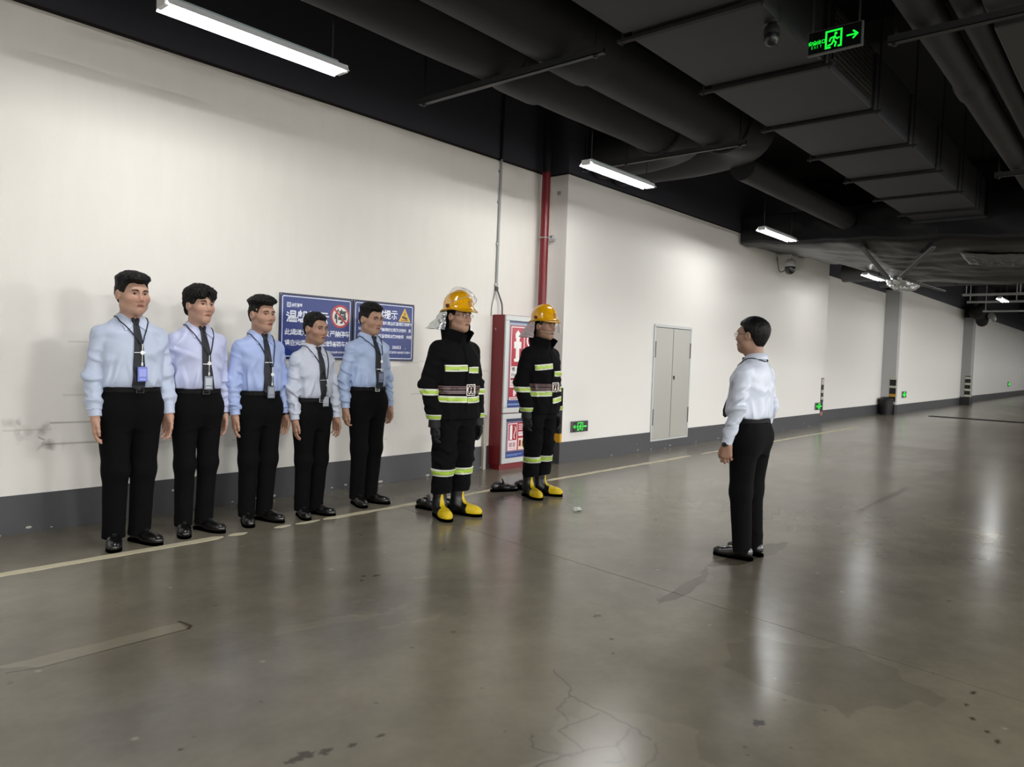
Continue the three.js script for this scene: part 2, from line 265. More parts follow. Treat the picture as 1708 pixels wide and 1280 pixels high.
// ------------------------------------------------------------------ walls, skirtings, ceiling
const wallTex = canvasTex(2048, 512, (ctx, w, h) => {
  const L = 11.4, H = 3.6, X = (x) => (x + 4) / L * w, Y = (y) => (1 - y / H) * h;
  field(ctx, w, h, (u, v) => { const x = u * L, y = v * H, k = 1 + 0.012 * noise(x * 0.8, y * 0.9, 1) + 0.008 * noise(x * 9, y * 2.2, 4); return [231 * k, 228 * k, 221 * k]; });
  const smear = (x, y, rx, ry, a) => { for (let i = 0; i < 26; i++) { ctx.fillStyle = `rgba(95,92,86,${a * rnd()})`; ctx.beginPath(); ctx.ellipse(X(x + (rnd() - 0.5) * rx), Y(y + (rnd() - 0.5) * ry), 2 + rnd() * 5, 1 + rnd() * 3, rnd() * 3, 0, 7); ctx.fill(); } };
  smear(1.6, 0.765, 0.1, 0.03, 0.05); smear(1.67, 0.69, 0.09, 0.09, 0.05); smear(1.79, 0.72, 0.07, 0.07, 0.07); smear(1.8, 0.605, 0.1, 0.04, 0.09); smear(1.9, 0.6, 0.18, 0.05, 0.03); smear(4.95, 0.75, 0.1, 0.3, 0.03);
  ctx.strokeStyle = 'rgba(80,76,70,0.45)'; ctx.lineWidth = 1.1;
  for (const [a, b, c, d] of [[1.83, 0.757, 2.1, 0.752], [1.8, 0.607, 2.3, 0.6], [1.76, 0.66, 1.8, 0.64]]) { ctx.beginPath(); ctx.moveTo(X(a), Y(b)); ctx.lineTo(X(c), Y(d)); ctx.stroke(); }
  ctx.strokeStyle = 'rgba(120,116,108,0.3)'; ctx.lineWidth = 1;
  for (let i = 0; i < 26; i++) { const x = -1 + rnd() * 8, y = 0.35 + rnd() * 1.2; ctx.beginPath(); ctx.moveTo(X(x), Y(y)); ctx.lineTo(X(x + 0.1 + rnd() * 0.3), Y(y + (rnd() - 0.5) * 0.03)); ctx.stroke(); }
});
const whiteNear = new THREE.MeshStandardMaterial({ map: wallTex, roughness: 0.6 });
function wallRun(name, x0, x1, face, back, mat = M.white, topw = TOPW) {
  const w = struct(name);
  const lower = span(x0, x1, 0, topw, back, face); if (mat === whiteNear) planar(lower, 0, 1, -4, 0, 11.4, 3.6);
  part('lower_wall', lower, mat, w); part('upper_wall', span(x0, x1, topw, CEIL, back, face), M.black, w);
  return w;
}
function skirting(name, x0, x1, face, chips, ends = 0) {
  const b = struct(name);
  part('skirting', span(x0 - ends * 0.006, x1 + ends * 0.006, 0, 0.27, face - 0.02, face + 0.006), M.skirt, b);
  const bits = []; for (let i = 0; i < chips; i++) { const x = lerp(x0, Math.min(x1, x0 + 12), rnd()), y = rnd() < 0.6 ? 0.012 + rnd() * 0.03 : rnd() * 0.24, s = 0.006 + rnd() * 0.012; bits.push(new THREE.CircleGeometry(s, 5).scale(1 + rnd() * 1.6, 0.7, 1).translate(x, y, face + 0.0075)); }
  if (bits.length) part('paint_chips', bits, std(0xb5b2aa, 0.8), b, 'pale chips in the grey paint');
}
wallRun('wall_left', -4, 7.4, WZ, WZ - 0.4, whiteNear);
wallRun('wall_left_005', -14, -4, WZ, WZ - 0.4);
wallRun('wall_left_001', 7.38, 17.1, PZ, PZ - 0.7);
wallRun('wall_left_002', 17.0, 23.1, WZ - 0.03, WZ - 0.43, M.white, 3.44);
wallRun('wall_left_003', 23.25, 32.5, -5.51, -6.2);
wallRun('wall_left_004', 32.5, 62, -5.62, -6.2);
skirting('baseboard_left', -4, 7.36, WZ, 46); skirting('baseboard_left_001', 7.38, 17.1, PZ, 22, 1); skirting('baseboard_left_002', 17.1, 23, WZ - 0.03, 0); skirting('baseboard_left_003', 23.25, 32.45, -5.51, 0); skirting('baseboard_left_004', 33, 61.9, -5.62, 0);
{ // short return of the projecting wall, skirting on it
  const b = struct('baseboard_return'); part('skirting', span(7.372, 7.384, 0, 0.27, WZ, PZ + 0.006), M.skirt, b);
  const t1 = struct('trim_1'); part('paint_edge', span(-4, 7.38, TOPW - 0.012, TOPW + 0.012, WZ - 0.01, WZ + 0.006), std(0x120a0a, 0.6), t1);
  const t2 = struct('trim_2'); part('paint_edge', span(7.374, 17.1, TOPW - 0.01, TOPW + 0.01, PZ - 0.3, PZ + 0.006), std(0x0e0e10, 0.6), t2);
  const c1 = struct('pillar_1'); part('pillar_shaft', span(23.0, 23.25, 0, 3.53, -5.95, -5.5), std(0xb5b5b4, 0.6), c1); part('pillar_head', span(23.0, 23.25, 3.53, CEIL, -5.95, -5.5), M.blackMatt, c1); part('pillar_foot', span(22.985, 23.265, 0, 0.27, -5.95, -5.485), std(0x2b2a2c, 0.5), c1);
  const c2 = struct('pillar_2'); part('pillar_shaft', span(32.45, 33.0, 0, 3.3, -5.9, -5.2), std(0x9a9a99, 0.6), c2); part('pillar_head', span(32.45, 33.0, 3.3, CEIL, -5.9, -5.2), M.blackMatt, c2); part('pillar_foot', span(32.43, 33.02, 0, 0.3, -5.9, -5.18), std(0x1d1c1d, 0.5), c2);
  const r = struct('wall_right'); part('lower_wall', span(-14, 62, 0, TOPW, 9.5, 9.8), M.white, r); part('upper_wall', span(-14, 62, TOPW, CEIL, 9.5, 9.8), M.black, r);
  const k = struct('wall_back'); part('lower_wall', span(-14.3, -14, 0, TOPW, -6.3, 9.8), M.white, k); part('upper_wall', span(-14.3, -14, TOPW, CEIL, -6.3, 9.8), M.black, k);
  const f = struct('wall_front'); part('lower_wall', span(62, 62.3, 0, TOPW, -6.3, 9.8), M.white, f); part('upper_wall', span(62, 62.3, TOPW, CEIL, -6.3, 9.8), M.black, f);
  const c = struct('ceiling'); part('ceiling_slab', span(-14.3, 62.3, CEIL, CEIL + 0.3, -6.3, 9.8), M.ceil, c);
  for (let i = 0; i < 8; i++) part('ceiling_beam', span(-1 + i * 8.2, -0.5 + i * 8.2, CEIL - 0.55, CEIL, -5.7, 9.5), M.ceil, c);
}
// ------------------------------------------------------------------ tube lamps
const tubeMat = new THREE.MeshStandardMaterial({ color: 0xffffff, roughness: 0.4, emissive: LAMP_COLOR, emissiveIntensity: 9 });
function lamp(x, y, z, label, power = 1, group, dip = 0.62) {
  const t = thing('tube_lamp', label, 'lamp', [x, y, z], 0, group);
  const prof = new THREE.Shape([[-0.085, -0.02], [-0.045, 0.03], [0.045, 0.03], [0.085, -0.02], [0.081, -0.02], [0.043, 0.025], [-0.043, 0.025], [-0.081, -0.02]].map(([a, b]) => new THREE.Vector2(a, b)));
  part('reflector', new THREE.ExtrudeGeometry(prof, { depth: 1.2, bevelEnabled: false }).rotateY(Math.PI / 2).translate(-0.6, 0, 0), std(0xd9dcdc, 0.5), t, 'white folded reflector');
  part('ballast_box', rspan(-0.55, 0.55, 0.03, 0.05, -0.03, 0.03, 0.006), std(0x8b9a9c, 0.5), t);
  for (const s of [-1, 1]) {
    part('tube', rod(V3(-0.585, 0, s * 0.028), V3(0.585, 0, s * 0.028), 0.0145, 14), tubeMat, t);
    part('end_cap', rspan(s * 0.6 - 0.014, s * 0.6 + 0.014, -0.019, 0.03, -0.05, 0.05, 0.004), std(0xdfe1e1, 0.5), t);
    part('hanging_rod', rod(V3(s * 0.52, 0.05, 0), V3(s * 0.52, CEIL - y, 0), 0.006, 8), M.rodm, t);
    const a = new THREE.RectAreaLight(LAMP_COLOR, LAMP_POWER * power, 1.16, 0.016); a.name = 'tube_light'; a.castShadow = true;
    a.position.set(x, y - 0.0175, z + s * 0.04); a.lookAt(x, y - 0.0175 - dip, z + s * (0.04 + Math.sqrt(1 - dip * dip))); scene.add(a);
  }
  return t;
}
lamp(-5.95, LAMP_Y, LAMP_Z, 'twin tube lamp over the wall well behind the camera');
lamp(-1.75, LAMP_Y, LAMP_Z, 'twin tube lamp hanging over the start of the wall, beyond the picture edge');
lamp(2.47, LAMP_Y, LAMP_Z, 'nearest and largest lit twin tube lamp at the upper left');
lamp(6.53, LAMP_Y, LAMP_Z, 'lit twin tube lamp hanging under the insulated pipes, just right of the red pipe');
lamp(10.78, LAMP_Y, LAMP_Z, 'lit twin tube lamp hanging on two rods above the dome camera');
lamp(15.75, 3.1, -4.25, 'lit twin tube lamp beside the bright crumpled foil under the dark duct', 0.42);
lamp(22.2, 3.12, -2.94, 'small far lit tube lamp under a pale bar at the right edge');
for (const [x, lab] of [[-11.5, 'tube lamp of the right-hand row, farthest behind the camera'], [-6.5, 'tube lamp of the right-hand row, second behind the camera'], [-1.5, 'tube lamp of the right-hand row, just behind the camera'], [3.5, 'tube lamp of the right-hand row, right beside the camera'], [8.5, 'tube lamp of the right-hand row, past the right edge of the picture'], [13.5, 'third tube lamp of the right-hand row outside the right edge'], [18.5, 'fourth tube lamp of the right-hand row outside the right edge'], [25, 'fifth tube lamp of the right-hand row outside the right edge']]) lamp(x, LAMP_Y, 5.8, lab, 15.5, undefined, 0.3);
for (const x of [27, 32, 37, 43, 49, 56]) lamp(x, 3.3, 1.6, 'distant tube lamp down the corridor, outside the right edge of the picture', 5, 'far tube lamps out of sight', 0.45);

// ------------------------------------------------------------------ pipes, ducts, hangers overhead
function insulatedPipe(label, x0, x1, y, z, r, sleeves, bend) {
  const t = thing('insulated_pipe', label, 'pipe', [0, 0, 0]);
  const wob = (len) => { const g = new THREE.CylinderGeometry(r, r, len, 28, Math.ceil(len * 5)).rotateZ(Math.PI / 2), p = g.attributes.position; for (let i = 0; i < p.count; i++) { const k = 1 + 0.035 * noise(p.getX(i) * 1.3, p.getY(i) * 3, p.getZ(i) * 3 + z); p.setY(i, p.getY(i) * k); p.setZ(i, p.getZ(i) * k); } g.computeVertexNormals(); return g; };
  part('pipe_run', wob(x1 - x0).translate((x0 + x1) / 2, y, z), M.pipe, t);
  for (const [xs, L, k] of sleeves) part('wrapped_sleeve', [new THREE.LatheGeometry([[r, -L / 2], [r * k, -L / 2 + 0.1], [r * k * 1.01, L / 2 - 0.03], [r, L / 2]].map(([a, b]) => new THREE.Vector2(a, b)), 28).rotateZ(-Math.PI / 2).translate(xs, y, z)], M.pipe, t);
  if (bend) {
    const [zEnd, drop, R, rr] = bend, c = [V3(x1 - 0.05, y, z), V3(x1 + R * 0.45, y - drop * 0.6, z - R * 0.02), V3(x1 + R * 0.85, y - drop, z - R * 0.28), V3(x1 + R, y - drop, z - R * 0.75), V3(x1 + R, y - drop, z - R * 1.3), V3(x1 + R, y - drop, zEnd)];
    part('elbow', tube(c, rr, 60, 28), M.pipe, t); part('collar_ring', new THREE.TorusGeometry(r * 1.03, 0.02, 8, 30).rotateY(Math.PI / 2).translate(x1, y, z), M.pipe, t);
  }
  return t;
}
insulatedPipe('fat black insulated pipe nearest the white wall, elbowing into it above the second lamp', -3.9, 6.9, 3.78, -4.05, 0.28, [[4.72, 0.5, 1.1]], [-5.5, -0.14, 1.08, 0.29]);
insulatedPipe('fat black insulated pipe beside the rectangular duct, elbowing away further on', -3.9, 7.2, 3.78, -3.45, 0.28, [[4.62, 0.46, 1.1]], [-5.5, -0.14, 1.25, 0.3]);
insulatedPipe('thinner black pipe running on past the two elbows into the dark', 8.35, 12.2, 3.62, -3.75, 0.15, []);
insulatedPipe('left one of two slim dark pipes at the upper right, beside the exit sign', -3.9, 12.2, 3.62, -1.22, 0.105, [[6.9, 0.3, 1.12]]);
insulatedPipe('right one of two slim dark pipes at the upper right, by the flat duct', -3.9, 12.2, 3.6, -0.98, 0.075, []);
function hanger(x, z0, z1, y, label, rods, size = 0.05) {
  const t = thing('pipe_hanger', label, 'hanger', [x, y, 0]);
  part('channel', [span(-size / 2, size / 2, -size, -size + 0.006, z0, z1), span(-size / 2, -size / 2 + 0.005, -size, 0, z0, z1), span(size / 2 - 0.005, size / 2, -size, 0, z0, z1)], M.strut, t);
  for (const zr of rods) part('hanging_rod', [rod(V3(0, -size - 0.02, zr), V3(0, CEIL - y, zr), 0.009, 8), rod(V3(0, -size - 0.012, zr), V3(0, -size, zr), 0.02, 6), rod(V3(0, 0.002, zr), V3(0, 0.012, zr), 0.02, 6)], M.rodm, t);
}
hanger(4.33, -4.87, -2.99, 3.5, 'black steel channel slung under both fat pipes, upper middle of the picture', [-4.82, -3.06]);
hanger(6.95, -5.03, -3.1, 3.5, 'black steel channel under the pipes beside the second lamp', [-4.98, -4.45, -3.16]);
hanger(1.7, -4.87, -2.99, 3.5, 'black steel channel under the pipes just above the top edge of the picture', [-4.82, -3.06]);
hanger(5.3, -1.42, 0.3, 3.5, 'dark steel bar crossing under the slim pipes at the upper right', [-1.38, 0.2]);
hanger(9.6, -1.42, 0.3, 3.5, 'dark steel bar under the slim pipes further down the corridor', [-1.38, 0.2]);

{ // rectangular duct of bolted sections
  const t = thing('rectangular_duct', 'long dark rectangular duct in bolted sections over the middle of the corridor', 'duct');
  const xs = [-1.7, -0.5, 0.7, 1.9, 3.1, 4.31, 5.51, 6.74, 7.95, 9.15, 10.35, 11.55, 12.25];
  for (let i = 0; i + 1 < xs.length; i++) {
    const a = xs[i] + 0.05, b = xs[i + 1] - 0.05, y = 3.5 + (i % 3) * 0.004;
    const g = rspan(a, b, y, 4.0, -2.79, -1.9, 0.012); part('duct_section', g, M.duct, t);
    part('flange', [span(b, b + 0.1, 3.54, 4.0, -2.77, -1.92), span(b + 0.03, b + 0.07, 3.475, 3.495, -2.86, -1.83), rod(V3(b + 0.05, 3.46, -2.83), V3(b + 0.05, CEIL - 0.002, -2.83), 0.007, 8), rod(V3(b + 0.05, 3.46, -1.86), V3(b + 0.05, CEIL - 0.002, -1.86), 0.007, 8)], M.flange, t, 'black flange with a hanger bar');
  }
  const gr = part('side_grille', span(5.62, 6.6, 3.56, 3.95, -1.9, -1.888), std(0x1c1e1c, 0.6), t, 'square-meshed grille on the side of the duct');
  part('grille_bar', [...[...Array(24)].map((_, i) => span(5.63 + i * 0.041, 5.642 + i * 0.041, 3.57, 3.94, -1.888, -1.874)), ...[...Array(9)].map((_, i) => span(5.63, 6.59, 3.58 + i * 0.041, 3.592 + i * 0.041, -1.888, -1.872))], std(0x30322f, 0.6), gr);
  part('lip', span(12.16, 12.25, 3.47, 3.5, -2.82, -1.87), M.duct, t);
}
{ // wide flat duct at the far upper right
  const t = thing('flat_duct', 'wide flat grey duct cut off by the upper right corner of the picture', 'duct');
  for (const [a, b] of [[-2, 2.2], [2.25, 4.7], [4.75, 5.35], [5.6, 8.2], [8.25, 10.8], [10.85, 12.2]]) part('duct_section', rspan(a, b, 3.52, 4.0, -0.88, 0.7, 0.012), std(0x3a393a, 0.6), t);
  part('joint_frame', span(5.35, 5.6, 3.56, 3.96, -0.84, 0.66), std(0x77716a, 0.55), t, 'pale joint between two sections');
}
{ // wrapped duct that crosses the corridor
  const t = thing('wrapped_duct', 'broad sagging duct in dark crumpled wrapping that crosses the corridor', 'duct');
  const tab = (pts, z) => { let i = 0; while (i < pts.length - 2 && z > pts[i + 1][0]) i++; const [a, b] = [pts[i], pts[i + 1]]; return lerp(a[1], b[1], sstep(a[0], b[0], z)); };
  const F0 = [[-5.5, 3.36], [-4.4, 3.27], [-3.5, 3.25], [-2.56, 3.18], [-1.4, 3.13], [4.5, 3.1]], F1 = [[-5.5, 3.5], [-4.85, 3.34], [-4.2, 3.16], [-3.4, 2.95], [-1.7, 2.86], [4.5, 2.9]];
  const bottom = (x, z) => { const t = (x - 12.3) / 3.0; return lerp(tab(F0, z), tab(F1, z), t) + 0.03 * noise(x * 1.1, z * 0.9, 2) + 0.02 * noise(x * 3.6, z * 2.2, 5) + 0.016 * Math.abs(noise(x * 2.2, z * 6, 8)); };
  const wrap = std(0x1a1b1e, 0.36, 0.3);
  const ring = (u, z) => {                            // around the section: front face, under side, rear face
    const e = noise(z * 1.6, u * 7, 3) * 0.018 + noise(z * 6, u * 16, 6) * 0.006;
    if (u < 0.22) return V3(12.3 - e, lerp(3.82, bottom(12.3, z) + 0.05, u / 0.22), z);
    if (u < 0.78) { const k = (u - 0.22) / 0.56, x = lerp(12.3, 15.6, k); return V3(x, bottom(x, z) + 0.05 * Math.pow(Math.abs(k * 2 - 1), 8), z); }
    return V3(15.6 + e, lerp(bottom(15.6, z) + 0.05, 3.82, (u - 0.78) / 0.22), z);
  };
  part('wrapping', sheet((u, v) => ring(v, lerp(-5.5, 4.5, u)), 130, 90, 0.02), wrap, t);
  part('top_plate', span(12.3, 15.6, 3.8, 3.84, -5.5, 4.5), M.blackMatt, t);
  const bar = (a, b, w, mat, name, lab) => part(name, (() => { const d = V3().subVectors(b, a), g = rbox(d.length(), 0.035, w, 0.01); g.applyQuaternion(new THREE.Quaternion().setFromUnitVectors(V3(1, 0, 0), d.clone().normalize())); return g.translate((a.x + b.x) / 2, (a.y + b.y) / 2, (a.z + b.z) / 2); })(), mat, t, lab);
  bar(V3(12.4, 3.2, -3.55), V3(14.3, 2.9, -3.62), 0.07, std(0x55585a, 0.45, 0.4), 'strap'); bar(V3(12.4, 3.14, -2.55), V3(14.0, 2.9, -3.35), 0.07, std(0x606365, 0.45, 0.4), 'strap'); bar(V3(14.0, 2.86, -3.3), V3(15.6, 2.78, -3.0), 0.08, std(0x3a3c3d, 0.45, 0.4), 'strap');
  const foilMat = std(0xd8dadb, 0.32, 0.7);
  const crumple = (x0, x1, z0, z1, amp, s) => sheet((u, v) => { const x = lerp(x0, x1, u), z = lerp(z0, z1, v), e = Math.sin(u * Math.PI) * Math.sin(v * Math.PI); return V3(x + 0.03 * noise(z * 7, s, 1), bottom(x, z) - 0.03 - amp * Math.sqrt(e) * (0.55 + 0.9 * Math.abs(noise(x * 9, z * 9, s)) + 0.35 * noise(x * 22, z * 22, s)), z); }, 34, 34, 0.004);
  const bun = ball([0, 0, 0], [0.62, 0.15, 0.24]);
  part('foil_patch', net((x, y, z) => bun(x, y, z) - 0.05 * Math.abs(noise(x * 5, y * 9, z * 7)) - 0.03 * noise(x * 13, y * 14, z * 14) - 0.012 * noise(x * 32, y * 32, z * 32), [-0.8, -0.3, -0.42], [0.8, 0.3, 0.42], 0.022).translate(15.75, 2.98, -3.72), foilMat, t, 'bright crumpled silver foil near the lamp');
  part('foil_patch', crumple(12.9, 13.7, -2.3, -1.35, 0.08, 12), std(0x85888a, 0.32, 0.8), t, 'dull torn silver foil at the far right end');
}
// pipes and bars seen under the wrapped duct
for (const [x, y, z0, z1, r, lab] of [[17.6, 3.42, -5.4, 2, 0.2, 'grey lagged pipe crossing just behind the wrapped duct'], [20.6, 3.5, -5.4, 2, 0.14, 'second dark pipe crossing beyond the wrapped duct']]) {
  const t = thing('cross_pipe', lab, 'pipe'); part('pipe_run', rod(V3(x, y, z0), V3(x, y, z1), r, 20), std(0x5a5a5c, 0.5, 0.3), t);
  for (let i = 0; i < 6; i++) part('pipe_band', new THREE.TorusGeometry(r + 0.008, 0.012, 6, 24).translate(x, y, -4.6 + i * 0.9), M.strut, t);
}
for (const [x, y, z0, z1, lab] of [[21.4, 3.2, -3.7, 1.5, 'pale steel bar carried beside the small far lamp at the right edge'], [25, 3.3, -4.2, 1.5, 'second pale steel bar further along at the right edge'], [29, 3.3, -4.4, 1.5, 'third pale steel bar, the farthest one that shows'] ]) {
  const t = thing('steel_bar', lab, 'hanger', [x, y, 0]);
  part('channel', rspan(-0.03, 0.03, -0.03, 0.03, z0, z1, 0.008), std(0xa9abab, 0.4, 0.4), t);
  for (const z of [z0 + 0.08, z0 + 1.2, z0 + 2.6]) part('hanging_rod', rod(V3(0, 0.02, z), V3(0, CEIL - y, z), 0.014, 8), std(0x9a9c9c, 0.4, 0.4), t);
}
{ const t = thing('valve_cluster', 'dark pipe valve with bright crumpled wrapping on the far slim pillar top', 'valve', [32.2, 3.45, -5.0]);
  part('valve_body', net(union([cone([-0.5, 0, 0], [0.6, 0, 0.1], 0.24, 0.24), cone([0.1, -0.3, 0.1], [0.1, 0.3, 0.1], 0.2, 0.16)], 0.15), [-1, -0.7, -0.5], [1, 0.7, 0.6], 0.05), M.blackMatt, t);
  part('foil_wrap', rod(V3(-0.2, -0.12, 0.42), V3(0.35, -0.2, 0.4), 0.12, 14), std(0xb9bbbb, 0.35, 0.7), t); }

// ------------------------------------------------------------------ green exit signs
function exitTex(w, h, mirror, full) {
  return canvasTex(w, h, (c) => {
    c.fillStyle = '#020302'; c.fillRect(0, 0, w, h); c.strokeStyle = c.fillStyle = '#18f23c';
    const u = h / 100, cx = w / 2;
    c.lineWidth = 9 * u; c.strokeRect(cx - 36 * u, 12 * u, 66 * u, 74 * u);                 // doorway
    c.fillStyle = '#020302'; c.fillRect(cx - 14 * u, 80 * u, 30 * u, 12 * u); c.fillStyle = '#18f23c';
    c.beginPath(); c.arc(cx + 6 * u, 27 * u, 7 * u, 0, 7); c.fill();                          // running figure
    c.lineWidth = 8 * u; c.lineCap = c.lineJoin = 'round';
    const L = (...p) => { c.beginPath(); p.forEach(([x, y], i) => i ? c.lineTo(cx + x * u, y * u) : c.moveTo(cx + x * u, y * u)); c.stroke(); };
    L([2, 37], [-4, 58]); L([1, 40], [-16, 44], [-20, 56]); L([2, 41], [12, 52], [20, 48]); L([-4, 58], [8, 68], [4, 84]); L([-4, 58], [-10, 72], [-26, 76]);
    const ar = (x, d) => { L([x - d * 20, 50], [x + d * 22, 50]); L([x + d * 6, 34], [x + d * 24, 50], [x + d * 6, 66]); };
    if (full) { ar(76, 1); writing(c, '安全出口', cx - 116 * u, 40 * u, 19 * u, 3.2 * u, 19.5 * u); writing(c, 'EXIT', cx - 104 * u, 62 * u, 17 * u, 2, 13 * u); } else { ar(-66, -1); c.fillStyle = '#3cf65a'; c.fillRect(cx + 40 * u, 44 * u, 44 * u, 14 * u); }
  });
}
function exitSign(label, pos, turn, w, h, tex, glow, hang) {
  const t = thing('exit_sign', label, 'sign', pos, turn, undefined);
  part('sign_case', rbox(w, h, 0.03, 0.006, 0, 0, -0.016), std(0x6d6f70, 0.35, 0.6), t);
  const face = new THREE.PlaneGeometry(w - 0.02, h - 0.016).translate(0, 0, 0.0005);
  part('lit_face', face, new THREE.MeshStandardMaterial({ color: 0x050505, roughness: 0.25, emissive: 0xffffff, emissiveMap: tex, emissiveIntensity: glow }), t);
  if (hang) for (const s of [-1, 1]) part('hanging_rod', rod(V3(s * w * 0.42, h / 2, -0.016), V3(s * w * 0.42, CEIL - pos[1], -0.016), 0.007, 8), std(0x5a5c5c, 0.4, 0.5), t);
  const n = V3(Math.sin(turn), 0, Math.cos(turn)), l = new THREE.RectAreaLight(0x18f23c, glow * 0.35, w * 0.7, h * 0.6); l.name = 'sign_light'; l.position.set(pos[0] + n.x * 0.004, pos[1], pos[2] + n.z * 0.004); l.lookAt(pos[0] + n.x, pos[1], pos[2] + n.z); scene.add(l);
}
const exitBig = exitTex(512, 224, false, true), exitLow = exitTex(512, 256, false, false);
exitSign('lit green exit sign with running figure hanging from the ceiling at the upper right', [5.0, 3.45, -1.665], -Math.PI / 2, 0.345, 0.155, exitBig, 1.15, true);
exitSign('low green exit sign on the white wall right of the black corner guard', [7.78, 0.452, PZ + 0.032], 0, 0.35, 0.14, exitLow, 1.1);
exitSign('low green exit sign beside the striped guard where the white wall ends', [16.78, 0.43, PZ + 0.032], 0, 0.4, 0.16, exitLow, 1.6);
exitSign('small low green exit sign just past the square grey pillar', [24.0, 0.55, -5.51 + 0.034], 0, 0.42, 0.19, exitLow, 2.2);
exitSign('tiny pale exit sign on the far wall beyond the slim pillar', [45.8, 0.66, -5.62 + 0.032], 0, 0.6, 0.24, exitLow, 2.4);
exitSign('tiniest exit sign, farthest along the corridor wall', [55.4, 0.72, -5.62 + 0.032], 0, 0.6, 0.24, exitLow, 2);

// ------------------------------------------------------------------ blue notice boards
function board(label, x0, x1, tex) {
  const t = thing('notice_board', label, 'sign', [(x0 + x1) / 2, 1.53, WZ]);
  part('panel', planar(rbox(x1 - x0 - 0.006, 0.585, 0.014, 0.003, 0, 0, 0.008), 0, 1, -(x1 - x0 - 0.006) / 2, -0.2925, x1 - x0 - 0.006, 0.585), new THREE.MeshStandardMaterial({ map: tex, roughness: 0.35 }), t);
  for (const [a, b] of [[-1, -1], [1, -1], [-1, 1], [1, 1]]) part('screw', rod(V3(a * ((x1 - x0) / 2 - 0.012), b * 0.28, 0.014), V3(a * ((x1 - x0) / 2 - 0.012), b * 0.28, 0.0175), 0.004, 8), M.silver, t);
}
const boardBase = (c, w, h) => {
  c.fillStyle = '#101c44'; c.fillRect(0, 0, w, h); c.fillStyle = '#15307e'; c.fillRect(w * 0.022, h * 0.03, w * 0.956, h * 0.94);
  c.strokeStyle = '#dfe6f4'; c.lineWidth = w * 0.011; c.beginPath(); c.roundRect(w * 0.035, h * 0.045, w * 0.93, h * 0.91, w * 0.018); c.stroke(); c.fillStyle = c.strokeStyle = '#eef2fa';
};
const logo = (c, x, y, s) => { c.lineWidth = s * 0.13; c.strokeRect(x, y, s * 0.9, s); c.beginPath(); c.roundRect(x + s * 0.24, y + s * 0.22, s * 0.42, s * 0.55, s * 0.1); c.stroke(); };
board('left blue notice board with the round no-stopping symbol, behind the men', 3.61, 4.398, canvasTex(1024, 760, (c, w, h) => {
  boardBase(c, w, h); logo(c, w * 0.095, h * 0.14, h * 0.066); writing(c, '全区管理', w * 0.15, h * 0.145, h * 0.045, 5, h * 0.048); c.fillRect(w * 0.15, h * 0.2, w * 0.11, 3);
  writing(c, '温馨提示', w * 0.085, h * 0.25, h * 0.19, 17, h * 0.195);
  writing(c, '此通道为消防通道', w * 0.07, h * 0.535, h * 0.098, 9, h * 0.1); writing(c, '严禁停车', w * 0.68, h * 0.535, h * 0.098, 9, h * 0.096);
  c.fillRect(w * 0.655, h * 0.62, 8, 14);
  writing(c, '请自觉遵守管理规定', w * 0.07, h * 0.70, h * 0.09, 8, h * 0.0905); writing(c, '违者锁车处理', w * 0.645, h * 0.70, h * 0.088, 8, h * 0.088);
  writing(c, '全区管理处自觉遵守停车规定', w * 0.56, h * 0.86, h * 0.036, 3.4, h * 0.0385);
  c.fillStyle = '#e9e6df'; c.beginPath(); c.arc(w * 0.822, h * 0.30, w * 0.125, 0, 7); c.fill(); c.strokeStyle = '#15151a'; glyph(c, '停', w * 0.745, h * 0.19, h * 0.215, 21);
  c.strokeStyle = '#b8232c'; c.lineWidth = w * 0.026; c.beginPath(); c.arc(w * 0.822, h * 0.30, w * 0.125, 0, 7); c.stroke(); c.lineWidth = w * 0.024; c.beginPath(); c.moveTo(w * 0.735, h * 0.185); c.lineTo(w * 0.909, h * 0.415); c.stroke();
}));
